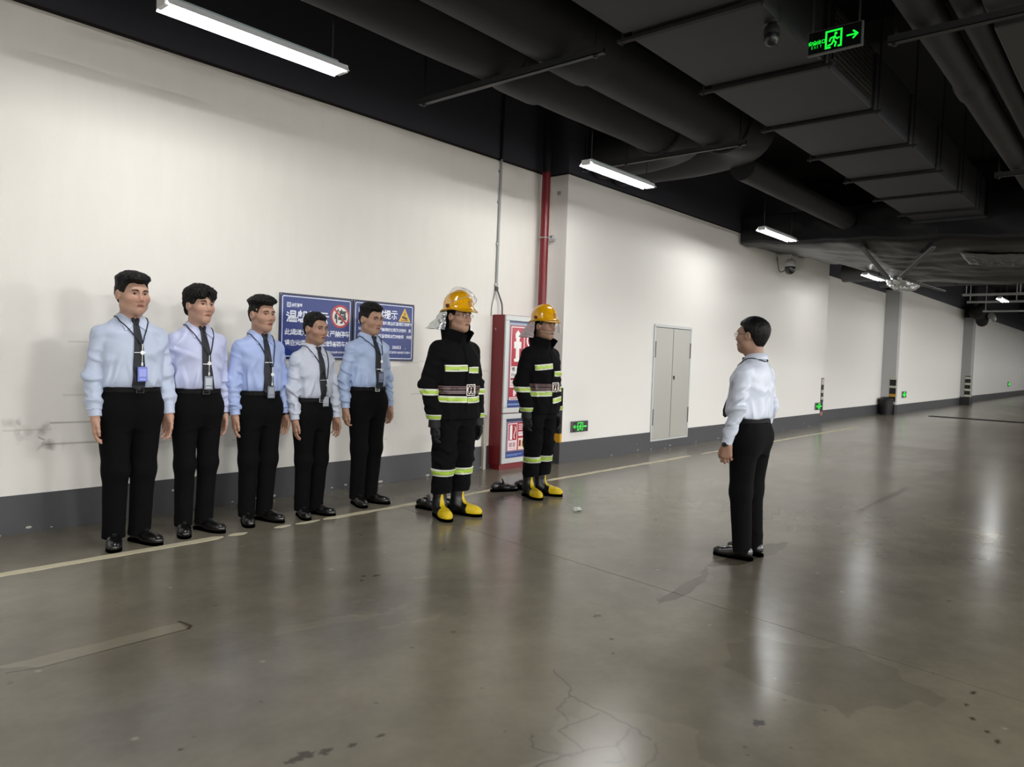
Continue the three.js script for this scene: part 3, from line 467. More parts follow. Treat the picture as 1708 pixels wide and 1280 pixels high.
board('right blue notice board with the yellow warning triangle, behind the men', 4.402, 5.185, canvasTex(1024, 760, (c, w, h) => {
  boardBase(c, w, h); logo(c, w * 0.085, h * 0.13, h * 0.062); writing(c, '全区管理', w * 0.14, h * 0.135, h * 0.042, 5, h * 0.045);
  writing(c, '温馨提示', w * 0.25, h * 0.13, h * 0.15, 14, h * 0.156);
  writing(c, '您遵守管理全区域是处理全区管理区域', w * 0.08, h * 0.325, h * 0.062, 5.5, h * 0.0625); writing(c, '请勿', w * 0.865, h * 0.325, h * 0.062, 5.5, h * 0.062);
  writing(c, '觉者为严禁停放严禁停放垃圾及杂物处', w * 0.08, h * 0.435, h * 0.062, 5.5, h * 0.0625); writing(c, '是', w * 0.9, h * 0.435, h * 0.062, 5.5);
  writing(c, '请您自觉遵守全区管理规定您满意是', w * 0.08, h * 0.545, h * 0.062, 5.5, h * 0.0625); writing(c, '满意', w * 0.865, h * 0.545, h * 0.062, 5.5, h * 0.062);
  c.font = 'bold ' + h * 0.075 + 'px sans-serif'; c.fillText('26653', w * 0.63, h * 0.79); c.fillRect(w * 0.85, h * 0.77, 7, 18);
  writing(c, '全区管理处温馨提示您遵守', w * 0.56, h * 0.83, h * 0.04, 3.6, h * 0.043);
  c.fillStyle = '#d9a61a'; c.strokeStyle = '#e9c64a'; c.lineWidth = 9; c.lineJoin = 'round'; c.beginPath(); c.moveTo(w * 0.83, h * 0.085); c.lineTo(w * 0.925, h * 0.305); c.lineTo(w * 0.735, h * 0.305); c.closePath(); c.fill(); c.stroke();
  c.fillStyle = '#2a2412'; c.fillRect(w * 0.815, h * 0.165, w * 0.03, 7); c.fillRect(w * 0.826, h * 0.165, 8, h * 0.06); c.save(); c.translate(w * 0.83, h * 0.245); c.rotate(0.3); c.fillRect(-w * 0.045, -h * 0.018, w * 0.09, h * 0.036); c.restore(); c.fillRect(w * 0.77, h * 0.285, w * 0.12, 8);
}));

// ------------------------------------------------------------------ fire cabinet, pole, conduit, red pipe
{
  const t = thing('fire_cabinet', 'tall red fire hydrant cabinet with poster doors behind the second firefighter', 'cabinet', [6.4, 0, WZ]);
  part('cabinet_body', [rspan(0, 0.7, 0.06, 1.8, 0, 0.185, 0.006), span(0.02, 0.68, 0, 0.06, 0.01, 0.16)], M.red, t);
  part('key_hook', [rod(V3(-0.012, 1.64, 0.06), V3(0.002, 1.64, 0.06), 0.006, 8), rod(V3(-0.012, 1.64, 0.06), V3(-0.012, 1.615, 0.075), 0.004, 8)], M.silver, t);
  const post = (w, h, draw) => new THREE.MeshStandardMaterial({ map: canvasTex(w, h, draw), roughness: 0.25 });
  const upper = post(512, 900, (c, w, h) => {
    c.fillStyle = '#1b2c63'; c.fillRect(0, 0, w, h); c.fillStyle = '#8f9aae'; c.fillRect(12, 24, w - 24, h - 110); c.fillStyle = '#9c1428'; c.fillRect(22, 50, w - 44, h - 140);
    c.fillStyle = '#f0dfe2'; c.fillRect(40, 62, w - 80, 10); c.fillRect(40, 62, 12, 560); c.fillRect(w - 52, 62, 12, 560); c.fillStyle = '#b3152f'; c.fillRect(52, 80, w - 104, 380); c.fillStyle = '#f0dfe2'; c.fillRect(w / 2 - 6, 80, 12, 380);
    c.fillStyle = '#f3f0ee'; c.beginPath(); c.arc(150, 150, 40, 0, 7); c.fill(); c.fillRect(112, 158, 76, 24); c.fillRect(122, 176, 56, 220); c.fillRect(92, 215, 116, 70); c.fillRect(98, 390, 104, 32); c.fillRect(142, 100, 16, 20);
    c.lineWidth = 20; c.strokeStyle = '#f3f0ee'; c.beginPath(); c.arc(370, 200, 62, 0, 5.2); c.stroke(); c.beginPath(); c.moveTo(340, 300); c.lineTo(390, 410); c.stroke(); c.beginPath(); c.moveTo(300, 110); c.lineTo(330, 150); c.stroke();
    c.fillStyle = '#e9e3e2'; c.fillRect(52, 470, w - 104, 120); c.fillStyle = c.strokeStyle = '#2a2a30'; writing(c, '消火', 70, 475, 46, 6); c.fillRect(64, 486, 40, 6); c.font = 'bold 44px sans-serif'; c.fillText('Fire hydrant', 62, 575);
    c.fillStyle = '#eadadb'; c.fillRect(40, 612, w - 80, 78); c.fillStyle = '#8b2a38'; c.font = 'bold 38px sans-serif'; c.fillText('119', 64, 652); c.fillRect(62, 664, 320, 6); c.fillRect(170, 630, 210, 10);
    for (const [x, y] of [[40, 706], [262, 706]]) { c.fillStyle = '#b3152f'; c.fillRect(x, y, 210, 80); c.fillStyle = '#f0dfe2'; c.fillRect(x + 60, y + 8, 34, 64); c.fillRect(x + 94, y + 26, 46, 24); c.fillRect(x, y + 82, 210, 36); c.fillStyle = '#8b2a38'; c.fillRect(x + 14, y + 92, 150, 7); c.fillRect(x + 14, y + 105, 110, 5); }
    c.fillStyle = '#22397f'; c.fillRect(0, h - 80, w, 80); c.fillStyle = '#8fb2e0'; for (let i = 0; i < 20; i++) c.fillRect(24 + i * 23, h - 46, 15, 18);
  });
  const lower = post(512, 512, (c, w, h) => {
    c.fillStyle = '#1f2450'; c.fillRect(0, 0, w, h); c.fillStyle = '#7f88a4'; c.fillRect(18, 44, w - 36, h - 130); c.fillStyle = '#a3162c'; c.fillRect(30, 56, w - 60, h - 150);
    c.fillStyle = '#f0dcdf'; c.fillRect(40, 66, 150, 345); c.fillStyle = '#a3162c'; c.fillRect(50, 78, 130, 205); c.fillStyle = '#f3eeee'; c.fillRect(70, 110, 40, 165); c.beginPath(); c.arc(90, 105, 20, 0, 7); c.fill(); c.lineWidth = 12; c.strokeStyle = '#f3eeee'; c.beginPath(); c.moveTo(150, 110); c.bezierCurveTo(190, 160, 110, 200, 150, 265); c.stroke();
    c.fillStyle = '#b9959a'; c.fillRect(60, 310, 50, 60); c.fillRect(120, 310, 44, 60); c.fillRect(56, 385, 120, 8);
    c.fillStyle = '#f0dcdf'; for (let i = 0; i < 4; i++) c.fillRect(210, 80 + i * 22, 250 - i * 30, 10); c.fillRect(210, 180, 250, 56); c.fillStyle = '#8b2a38'; c.fillRect(222, 200, 200, 6);
    c.fillStyle = '#e8d2c0'; c.fillRect(210, 262, 260, 150); for (let i = 0; i < 5; i++) { c.fillStyle = ['#8b2332', '#c9a35a', '#5b2a2a', '#cc9b63', '#8b2332'][i]; c.fillRect(222 + i * 48, 290 + (i % 2) * 12, 34, 80); }
    c.fillStyle = '#22397f'; c.fillRect(0, h - 74, w, 74); c.fillStyle = '#7fa0d8'; c.fillRect(26, h - 50, 250, 8); c.fillRect(26, h - 34, 180, 5);
  });
  const door = (y0, y1, poster, name, px) => {
    const d = part(name, [rspan(0.004, 0.696, y0, y0 + 0.06, 0.185, 0.21, 0.004), rspan(0.004, 0.696, y1 - 0.06, y1, 0.185, 0.21, 0.004), rspan(0.004, 0.07, y0 + 0.0605, y1 - 0.0605, 0.185, 0.209, 0.004), rspan(0.63, 0.696, y0 + 0.0605, y1 - 0.0605, 0.185, 0.209, 0.004)], M.alu, t, 'brushed silver door frame');
    part('poster', planar(span(0.068, 0.632, y0 + 0.055, y1 - 0.055, 0.19, 0.2), 0, 1, 0.068, y0 + 0.055, 0.564, y1 - y0 - 0.11), poster, d);
    part('latch', rspan(0.45, 0.5, y1 - 0.045, y1 - 0.015, 0.205, 0.222, 0.004), std(0x2b4a9c, 0.4), d);
  };
  door(0.665, 1.795, upper, 'upper_door'); door(0.075, 0.655, lower, 'lower_door');
}
{ const t = thing('trunking_strip', 'slim pale strip standing against the wall left of the red cabinet', 'strip', [6.3, 0, WZ]); part('channel', rspan(-0.022, 0.022, 0, 0.62, 0.002, 0.04, 0.004), std(0xb1aba0, 0.6), t); part('cap', rspan(-0.024, 0.024, 0.6, 0.63, 0.001, 0.043, 0.004), std(0xa39d92, 0.6), t); }
{
  const t = thing('cable_conduit', 'thin grey conduit with clips running down the white wall to the cabinet', 'conduit');
  part('tube_run', rod(V3(6.447, 3.59, WZ + 0.02), V3(6.43, 2.1, WZ + 0.02), 0.014, 12), std(0xa5a7a7, 0.5), t); part('black_run', rod(V3(6.46, 4.9, WZ + 0.02), V3(6.447, 3.59, WZ + 0.02), 0.014, 12), std(0x121214, 0.5), t, 'black upper length of the conduit');
  for (const y of [3.45, 3.1, 2.62, 2.15]) part('clip', [rbox(0.05, 0.02, 0.012, 0.003, 6.44, y, WZ + 0.008), rod(V3(6.415, y - 0.01, WZ + 0.02), V3(6.415, y + 0.01, WZ + 0.02), 0.009, 8)], M.silver, t);
  part('cable', tube([V3(6.43, 2.11, WZ + 0.02), V3(6.46, 2.02, WZ + 0.04), V3(6.5, 1.92, WZ + 0.05), V3(6.5, 1.8, WZ + 0.06)], 0.0095, 30, 8), std(0x55585a, 0.6), t);
  part('cable', tube([V3(6.425, 2.11, WZ + 0.02), V3(6.4, 2.0, WZ + 0.012), V3(6.375, 1.9, WZ + 0.008), V3(6.37, 1.78, WZ + 0.006)], 0.006, 30, 8), std(0x9a9b99, 0.6), t);
  part('tie', rbox(0.04, 0.05, 0.03, 0.008, 6.432, 2.1, WZ + 0.02), std(0x4a4c4d, 0.6), t);
}
{
  const t = thing('riser_pipe', 'red vertical fire pipe with a wall clamp in the corner, black above the paint line', 'pipe', [7.16, 0, -5.72]);
  part('red_pipe', rod(V3(0, 0.05, 0), V3(0, 3.57, 0), 0.052, 20), M.redPipe, t); part('black_pipe', rod(V3(0, 3.57, 0), V3(0, CEIL, 0), 0.053, 20), std(0x1a1a1d, 0.4), t, 'black upper length of the pipe');
  part('clamp', [new THREE.TorusGeometry(0.056, 0.008, 8, 24).rotateX(Math.PI / 2).translate(0, 2.78, 0), rspan(0.05, 0.21, 2.765, 2.795, -0.01, 0.02, 0.003), rbox(0.03, 0.05, 0.05, 0.005, 0.12, 2.8, 0.02), rod(V3(0.15, 2.77, 0.02), V3(0.15, 2.84, 0.02), 0.008, 8)], M.silver, t, 'silver clamp');
  const a = thing('anchor_plate', 'small bracket left on the wall return above the red pipe', 'bracket', [7.375, 3.36, -5.68]); part('plate', rbox(0.008, 0.05, 0.04, 0.002), M.silver, a); part('bolt', rod(V3(-0.004, 0.01, 0), V3(-0.03, 0.01, 0), 0.006, 8), M.silver, a);
}
function guard(label, x, z, h, y0, rows, side, f0, f1) {       // rows: [from, to, material]; side: width on the face towards us, f0..f1: stretch on the corridor face
  const t = thing('corner_guard', label, 'guard', [x, y0, z]);
  part('backing', [...(side ? [span(-0.008, 0, 0, h, -side, 0.008)] : []), span(f0, f1, 0, h, 0, 0.008)], std(0x0b0b0c, 0.6), t);
  for (const [a, b, m] of rows) part('band', [...(side ? [span(-0.011, -0.007, a * h, b * h, -side + 0.002, 0.011)] : []), span(f0 + 0.002, f1 - 0.002, a * h, b * h, 0.008, 0.011)], m, t);
}
const pale = std(0xbdb7a6, 0.5), amber = std(0xb98a1f, 0.5);
guard('black corner guard with a yellow foot beside the second firefighter', 7.378, PZ, 0.68, 0.27, [[0, 0.16, M.yellow]], 0.07, 0, 0.04);
guard('black and pale corner guard at the end of the long white wall', 17.09, PZ, 0.83, 0.22, [[0.0, 0.1, std(0x9c6f64, 0.6)], [0.42, 0.5, pale], [0.6, 0.68, pale], [0.82, 0.98, pale]], 0, -0.16, 0);
guard('striped corner guard on the square grey pillar', 23.0, -5.495, 0.78, 0.27, [[0.02, 0.12, pale], [0.3, 0.4, amber], [0.62, 0.7, pale], [0.92, 1, pale]], 0.15, 0, 0.05);
guard('striped corner guard on the far slim pillar', 32.44, -5.19, 0.8, 0.3, [[0.02, 0.12, pale], [0.3, 0.4, pale], [0.58, 0.68, pale], [0.86, 0.96, pale]], 0.17, 0, 0.05);
{ const t = thing('wall_strip', 'tall grey strip on the farthest stretch of wall', 'strip', [53.0, 0.3, -5.62]); part('strip', rspan(-0.25, 0.25, 0, 1.75, 0, 0.05, 0.01), std(0x77736e, 0.6), t); part('cap', rspan(-0.27, 0.27, 1.72, 1.78, 0, 0.06, 0.01), std(0x77736e, 0.6), t);
  const u = thing('door_edge_strip', 'thin dark upright strip just past the far slim pillar', 'strip', [35.2, 0.28, -5.62]); part('strip', rspan(-0.05, 0.05, 0, 0.85, 0, 0.05, 0.01), std(0x3a3937, 0.6), u); part('cap', rspan(-0.055, 0.055, 0.83, 0.86, 0, 0.055, 0.01), std(0x3a3937, 0.6), u); }

// ------------------------------------------------------------------ metal service door
{
  const d = struct('door_1'); d.position.set(9.58, 0.13, PZ);
  const sheetMat = phys({ color: 0xb9b8b0, roughness: 0.4, metalness: 0.3 });
  part('door_frame', [rspan(0, 1.15, 1.69, 1.73, 0, 0.02, 0.004), rspan(0, 0.035, 0.0305, 1.6895, 0, 0.019, 0.004), rspan(1.115, 1.15, 0.0305, 1.6895, 0, 0.019, 0.004), rspan(0, 1.15, 0, 0.03, 0, 0.018, 0.004)], M.alu, d);
  part('recess', span(0.03, 1.12, 0.02, 1.7, -0.001, 0.002), M.dark, d);
  for (const [a, b] of [[0.04, 0.562], [0.578, 1.11]]) { const leaf = part('door_leaf', rspan(a, b, 0.032, 1.684, 0.003, 0.016, 0.004), sheetMat, d); if (a > 0.5) part('lock', [rod(V3(0.62, 0.95, 0.016), V3(0.62, 0.95, 0.026), 0.02, 16), rbox(0.012, 0.05, 0.01, 0.003, 0.62, 0.935, 0.026)], M.strut, leaf); }
  part('meeting_strip', rspan(0.562, 0.578, 0.032, 1.684, 0.004, 0.01, 0.002), M.dark, d);
  for (const x of [0.036, 1.114]) for (const y of [0.36, 1.36]) part('hinge', rod(V3(x, y - 0.12, 0.02), V3(x, y + 0.12, 0.02), 0.009, 10), std(0x5d5e5c, 0.4, 0.5), d);
}
// ------------------------------------------------------------------ dome cameras
function domeCamera(label, x, y, z, arm, s) {
  const t = thing('dome_camera', label, 'camera', [x, y, z]);
  const L = (pts) => new THREE.LatheGeometry(pts.map(([a, b]) => new THREE.Vector2(a * s, b * s)), 28);
  part('housing', L([[0.001, 0.1], [0.05, 0.1], [0.085, 0.07], [0.1, 0.02], [0.103, -0.02], [0.095, -0.03], [0.001, -0.03]]), std(arm ? 0xb9bab8 : 0x0a0a0c, 0.7), t);
  part('dome', L([[0.092, -0.03], [0.094, -0.07], [0.085, -0.115], [0.06, -0.15], [0.03, -0.166], [0.001, -0.17]]), phys({ color: arm ? 0x070708 : 0x08080a, roughness: arm ? 0.12 : 0.35, clearcoat: arm ? 1 : 0.2 }), t, 'smoked dome');
  if (arm) {
    part('bracket', [rod(V3(0, 0.1 * s, 0), V3(0, 0.19 * s, 0), 0.02, 12), rspan(-0.03, 0.03, 0.17 * s, 0.17 * s + 0.05, -arm, 0.03, 0.008), rspan(-0.06, 0.06, 0.1 * s, 0.28 * s, -arm, -arm + 0.02, 0.006)], std(0xc4c4c2, 0.45), t);
    part('cable', tube([V3(-0.04, 0.16 * s, -arm + 0.02), V3(-0.1, 0.05, -arm + 0.06), V3(-0.08, -0.12, -arm + 0.1), V3(-0.02, -0.1, -0.1), V3(0, -0.04, -0.08)], 0.008, 30, 6), std(0x4b4c4d, 0.6), t);
  } else part('bracket', rod(V3(0, 0.1 * s, 0), V3(0, 0.16, 0), 0.05, 14), std(0x202022, 0.5), t);
}
domeCamera('dome security camera on a bracket high on the white wall', 14.05, 3.2, -5.28, 0.262, 1.05);
domeCamera('small dark dome camera fixed under the rectangular duct', 4.66, 3.44, -1.94, 0, 0.5);

{ // bin beside the square pillar
  const t = thing('waste_bin', 'black waste bin standing on the floor beside the square grey pillar', 'bin', [22.76, 0, -5.66]);
  part('bin_body', new THREE.CylinderGeometry(0.19, 0.15, 0.42, 24).translate(0, 0.21, 0), std(0x0e0e0f, 0.5), t); part('rim', new THREE.TorusGeometry(0.19, 0.014, 8, 28).rotateX(Math.PI / 2).translate(0, 0.42, 0), std(0x19191a, 0.5), t); part('swing_lid', new THREE.SphereGeometry(0.185, 24, 10, 0, 7, 0, Math.PI / 2).scale(1, 0.45, 1).translate(0, 0.42, 0), std(0x111112, 0.45), t);
}
{ // litter
  const t = thing('crumpled_paper', 'small crumpled scrap of paper on the floor to the right of the firefighters', 'litter', [5.29, 0, -3.75]);
  const g = new THREE.IcosahedronGeometry(0.028, 2), p = g.attributes.position; for (let i = 0; i < p.count; i++) { const k = 1 + 0.9 * noise(p.getX(i) * 60, p.getY(i) * 60, p.getZ(i) * 60); p.setXYZ(i, p.getX(i) * k * 1.3, Math.max(-0.012, p.getY(i) * k * 0.6), p.getZ(i) * k); } g.translate(0, 0.013, 0); g.computeVertexNormals();
  part('scrap', g, std(0xd5d8d0, 0.8), t); part('torn_edge', span(-0.045, -0.02, 0.001, 0.004, -0.01, 0.012), std(0xc2c6bd, 0.8), t);
}

// ------------------------------------------------------------------ people
const SKIN = { fair: [0.47, 0.28, 0.2], mid: [0.4, 0.235, 0.16], tan: [0.335, 0.19, 0.127], lead: [0.32, 0.185, 0.125] };
const skinMat = phys({ vertexColors: true, roughness: 0.52, sheen: 0.15, sheenRoughness: 0.5, sheenColor: new THREE.Color(0.6, 0.4, 0.35) });
const hairMat = phys({ color: 0x060505, roughness: 0.6, specularIntensity: 0.5 }), hairSoft = phys({ color: 0x080606, roughness: 0.65, specularIntensity: 0.5 }), eyeWhite = std(0xb9b0a6, 0.35), iris = std(0x140d0a, 0.25), browMat = std(0x17110f, 0.8);
const trouserMat = phys({ color: 0x050506, roughness: 0.9, specularIntensity: 0.3 }), beltMat = phys({ color: 0x040405, roughness: 0.7, specularIntensity: 0.4 }), shoeMat = phys({ color: 0x0c0b0b, roughness: 0.28, clearcoat: 0.5, clearcoatRoughness: 0.25 }), soleMat = std(0x0a0a0a, 0.7), tieMat = std(0x0a0e1a, 0.6), cordMat = std(0x101626, 0.6);
const shirtMat = (hex) => phys({ color: hex, roughness: 0.46, sheen: 0.3, sheenRoughness: 0.45, sheenColor: new THREE.Color(0.8, 0.85, 1) });

// turn about x then y then z around a point, applied to whole geometries
const placed = (g, p, rx = 0, ry = 0, rz = 0) => g.applyMatrix4(new THREE.Matrix4().compose(V3(...p), new THREE.Quaternion().setFromEuler(new THREE.Euler(rx, ry, rz, 'YXZ')), V3(1, 1, 1)));

// the head: chin at y -0.118, crown at +0.117, face towards +z
function headField(o) {
  const w = o.w ?? 1, j = o.jaw ?? 1, ch = o.cheek ?? 0;
  const bulk = union([ball([0, 0.03, -0.018], [0.077 * w, 0.087, 0.097]), ball([0, -0.022, 0.016], [0.067 * w, 0.082, 0.073]), cone([0.042 * j * w, -0.068, 0.012], [0.012, -0.096, 0.06], 0.026 + ch * 0.006, 0.021), cone([-0.042 * j * w, -0.068, 0.012], [-0.012, -0.096, 0.06], 0.026 + ch * 0.006, 0.021),
    ball([0.04 * w, -0.022, 0.052], [0.028 + ch * 0.004, 0.024, 0.024]), ball([-0.04 * w, -0.022, 0.052], [0.028 + ch * 0.004, 0.024, 0.024]), cone([-0.034, 0.03, 0.07], [0.034, 0.03, 0.07], 0.014, 0.014), cone([0, -0.06, 0.07], [0, -0.075, 0.066], 0.02, 0.02)], 0.03);
  const nose = union([cone([0, 0.014, 0.08], [0, -0.026, 0.1], 0.0075, 0.0115), ball([0.0125, -0.032, 0.088], [0.009, 0.0075, 0.01]), ball([-0.0125, -0.032, 0.088], [0.009, 0.0075, 0.01])], 0.01);
  const socket = [ball([0.032, 0.007, 0.09], [0.02, 0.011, 0.014]), ball([-0.032, 0.007, 0.09], [0.02, 0.011, 0.014])];
  const lips = [cone([-0.014, -0.06, 0.077], [0.014, -0.06, 0.077], 0.0085, 0.0085), cone([-0.011, -0.068, 0.077], [0.011, -0.068, 0.077], 0.0085, 0.0085)];
  const ears = [1, -1].map((s) => { const e = ball([s * 0.083 * w, -0.006, -0.012], [0.01, 0.031, 0.019]), h = ball([s * 0.092 * w, -0.004, -0.007], [0.006, 0.019, 0.01]), a = cone([s * 0.073 * w, -0.008, -0.004], [s * 0.08 * w, -0.008, -0.008], 0.014, 0.012); return (x, y, z) => smax(smin(e(x, y, z), a(x, y, z), 0.012), -h(x, y, z), 0.006); });
  const neck = union([cone([0, -0.05, -0.03], [0, -0.2, -0.04], 0.053 * (o.neck ?? 1), 0.057 * (o.neck ?? 1)), cone([0, -0.11, 0.0], [0, -0.12, -0.01], 0.03 + ch * 0.012, 0.03)], 0.05);
  return (x, y, z) => {
    let d = smin(bulk(x, y, z), nose(x, y, z), 0.016);
    d = smax(d, -socket[0](x, y, z), 0.014); d = smax(d, -socket[1](x, y, z), 0.014);
    for (const l of lips) d = smin(d, l(x, y, z), 0.012);
    d = smin(d, ears[0](x, y, z), 0.008); d = smin(d, ears[1](x, y, z), 0.008);
    return smin(d, neck(x, y, z), 0.03);
  };
}
function headColor(base, o) {
  const cheek = o.flush ?? 0.25;
  return (x, y, z) => {
    let [r, g, b] = base; const mix = (c, t) => { r = lerp(r, c[0], t); g = lerp(g, c[1], t); b = lerp(b, c[2], t); };
    const k = 1 + 0.05 * noise(x * 40, y * 40, z * 40); r *= k; g *= k; b *= k;
    if (z > 0.03) {
      const red = [base[0] * 0.95, base[1] * 0.66, base[2] * 0.64];
      for (const s of [1, -1]) mix(red, cheek * Math.exp(-((x - s * 0.042) ** 2 + (y + 0.028) ** 2) / 0.0006));
      mix(red, cheek * 1.2 * Math.exp(-(x * x + (y + 0.028) ** 2) / 0.0003));
      const lip = Math.exp(-Math.pow((x / 0.021), 4) - Math.pow((y + 0.0625) / 0.0105, 4)); mix([base[0] * 0.72, base[1] * 0.46, base[2] * 0.44], lip * (z > 0.06 ? 0.85 : 0));
      if (o.stubble) mix([base[0] * 0.72, base[1] * 0.72, base[2] * 0.74], o.stubble * sstep(-0.04, -0.07, y));
    }
    return [r, g, b];
  };
}
const crown = ball([0, 0.03, -0.018], [0.077, 0.087, 0.097]);
// hair as a shell on the skull: thick(x, y, z) metres, line(x, z) the lowest height it reaches
function hairField(w, thick, line, grain, gs = 1, jag = 0.005) {
  const sk = ball([0, 0.03, -0.018], [0.077 * w, 0.087, 0.097]), fr = ball([0, 0.02, 0.02], [0.07 * w, 0.06, 0.07]), nk = cone([0, -0.01, -0.032], [0, -0.13, -0.034], 0.06, 0.054);
  return (x, y, z) => {
    const d0 = smin(Math.min(sk(x, y, z), fr(x, y, z)), nk(x, y, z) + 0.012 * sstep(-0.03, -0.11, y) + 0.004 + (z > -0.03 ? (z + 0.03) * 1.5 : 0), 0.05); if (d0 > 0.09) return d0 - 0.06;
    const l = line(x, z), taper = lerp(z > 0.045 ? 0.55 : 0.35, 1, sstep(0, z > 0.045 ? 0.025 : 0.035, y - l));
    const d = d0 - thick(x, y, z) * taper - grain * taper * (noise(x * 55 * gs, y * 30 * gs + z * 20, z * 55 * gs) + 0.6 * noise(x * 130, y * 50, z * 130));
    return smax(d, (l - y) * 0.8 + jag * noise(x * 70, 3 + z * 10, z * 50), 0.006);
  };
}
// left hand hanging: wrist at the origin, fingers down, palm towards -x, thumb towards +z
function handField(curl = 0.35, grow = 0) {
  const list = [cone([0, 0.02, 0], [0, -0.01, 0], 0.027, 0.026)];
  const knu = [[0, -0.088, 0.029], [0.002, -0.093, 0.009], [0.001, -0.089, -0.012], [-0.001, -0.081, -0.031]], len = [0.072, 0.08, 0.074, 0.058], rad = [0.0094, 0.0096, 0.0092, 0.0082];
  for (const k of knu) list.push(cone([0, -0.012, k[2] * 0.62], k, 0.0165, 0.0125));
  list.push(cone([-0.004, -0.02, 0.018], [-0.008, -0.05, 0.024], 0.018, 0.012));
  const palm = union(list, 0.018), fingers = knu.map((k, i) => { const L = len[i], a = curl * (1 + i * 0.12), seg = [0.46, 0.3, 0.24]; let p = k, ang = a * 0.5; const c = []; for (let q = 0; q < 3; q++) { const n = [p[0] - Math.sin(ang) * L * seg[q], p[1] - Math.cos(ang) * L * seg[q], p[2] + (i - 1.4) * -0.0012]; c.push(cone(p, n, (rad[i] - q * 0.0007) + grow, (rad[i] - 0.0007 - q * 0.0008) + grow)); p = n; ang += a; } return union(c, 0.003); });
  const thumb = union([cone([-0.006, -0.022, 0.022], [-0.012, -0.052, 0.045], 0.015 + grow, 0.0118 + grow), cone([-0.012, -0.052, 0.045], [-0.016, -0.083, 0.05], 0.0112 + grow, 0.0102 + grow), cone([-0.016, -0.083, 0.05], [-0.02, -0.106, 0.046], 0.0102 + grow, 0.0078 + grow)], 0.004);
  return (x, y, z) => { let d = palm(x, y, z) - grow; for (const f of fingers) d = smin(d, f(x, y, z), 0.006); return smin(d, thumb(x, y, z), 0.01); };
}
const HAND_LO = [-0.075, -0.195, -0.06], HAND_HI = [0.045, 0.06, 0.085];
const handGeo = {}; function hand(side, curl, grow = 0) { const k = side + '|' + curl + '|' + grow; if (!handGeo[k]) { const f = handField(curl, grow); handGeo[k] = net(side > 0 ? f : (x, y, z) => f(-x, y, z), side > 0 ? HAND_LO : [-HAND_HI[0], HAND_LO[1], HAND_LO[2]], side > 0 ? HAND_HI : [-HAND_LO[0], HAND_HI[1], HAND_HI[2]], 0.0034); } return handGeo[k].clone(); }
function tinted(g, c) { const n = g.attributes.position.count, a = new Float32Array(n * 3); for (let i = 0; i < n; i++) { const k = 1 + 0.06 * noise(g.attributes.position.getX(i) * 50, g.attributes.position.getY(i) * 50, g.attributes.position.getZ(i) * 50); a.set([c[0] * k, c[1] * k * 0.97, c[2] * k * 0.96], 3 * i); } g.setAttribute('color', new THREE.BufferAttribute(a, 3)); return g; }

// creases of cloth: sharp valleys that run along a warped direction
const crease = (a, b, c) => { const n = noise(a, b, c); const k = 1 - Math.min(1, Math.abs(n) * 2.9); return k * k * (3 - 2 * k); };

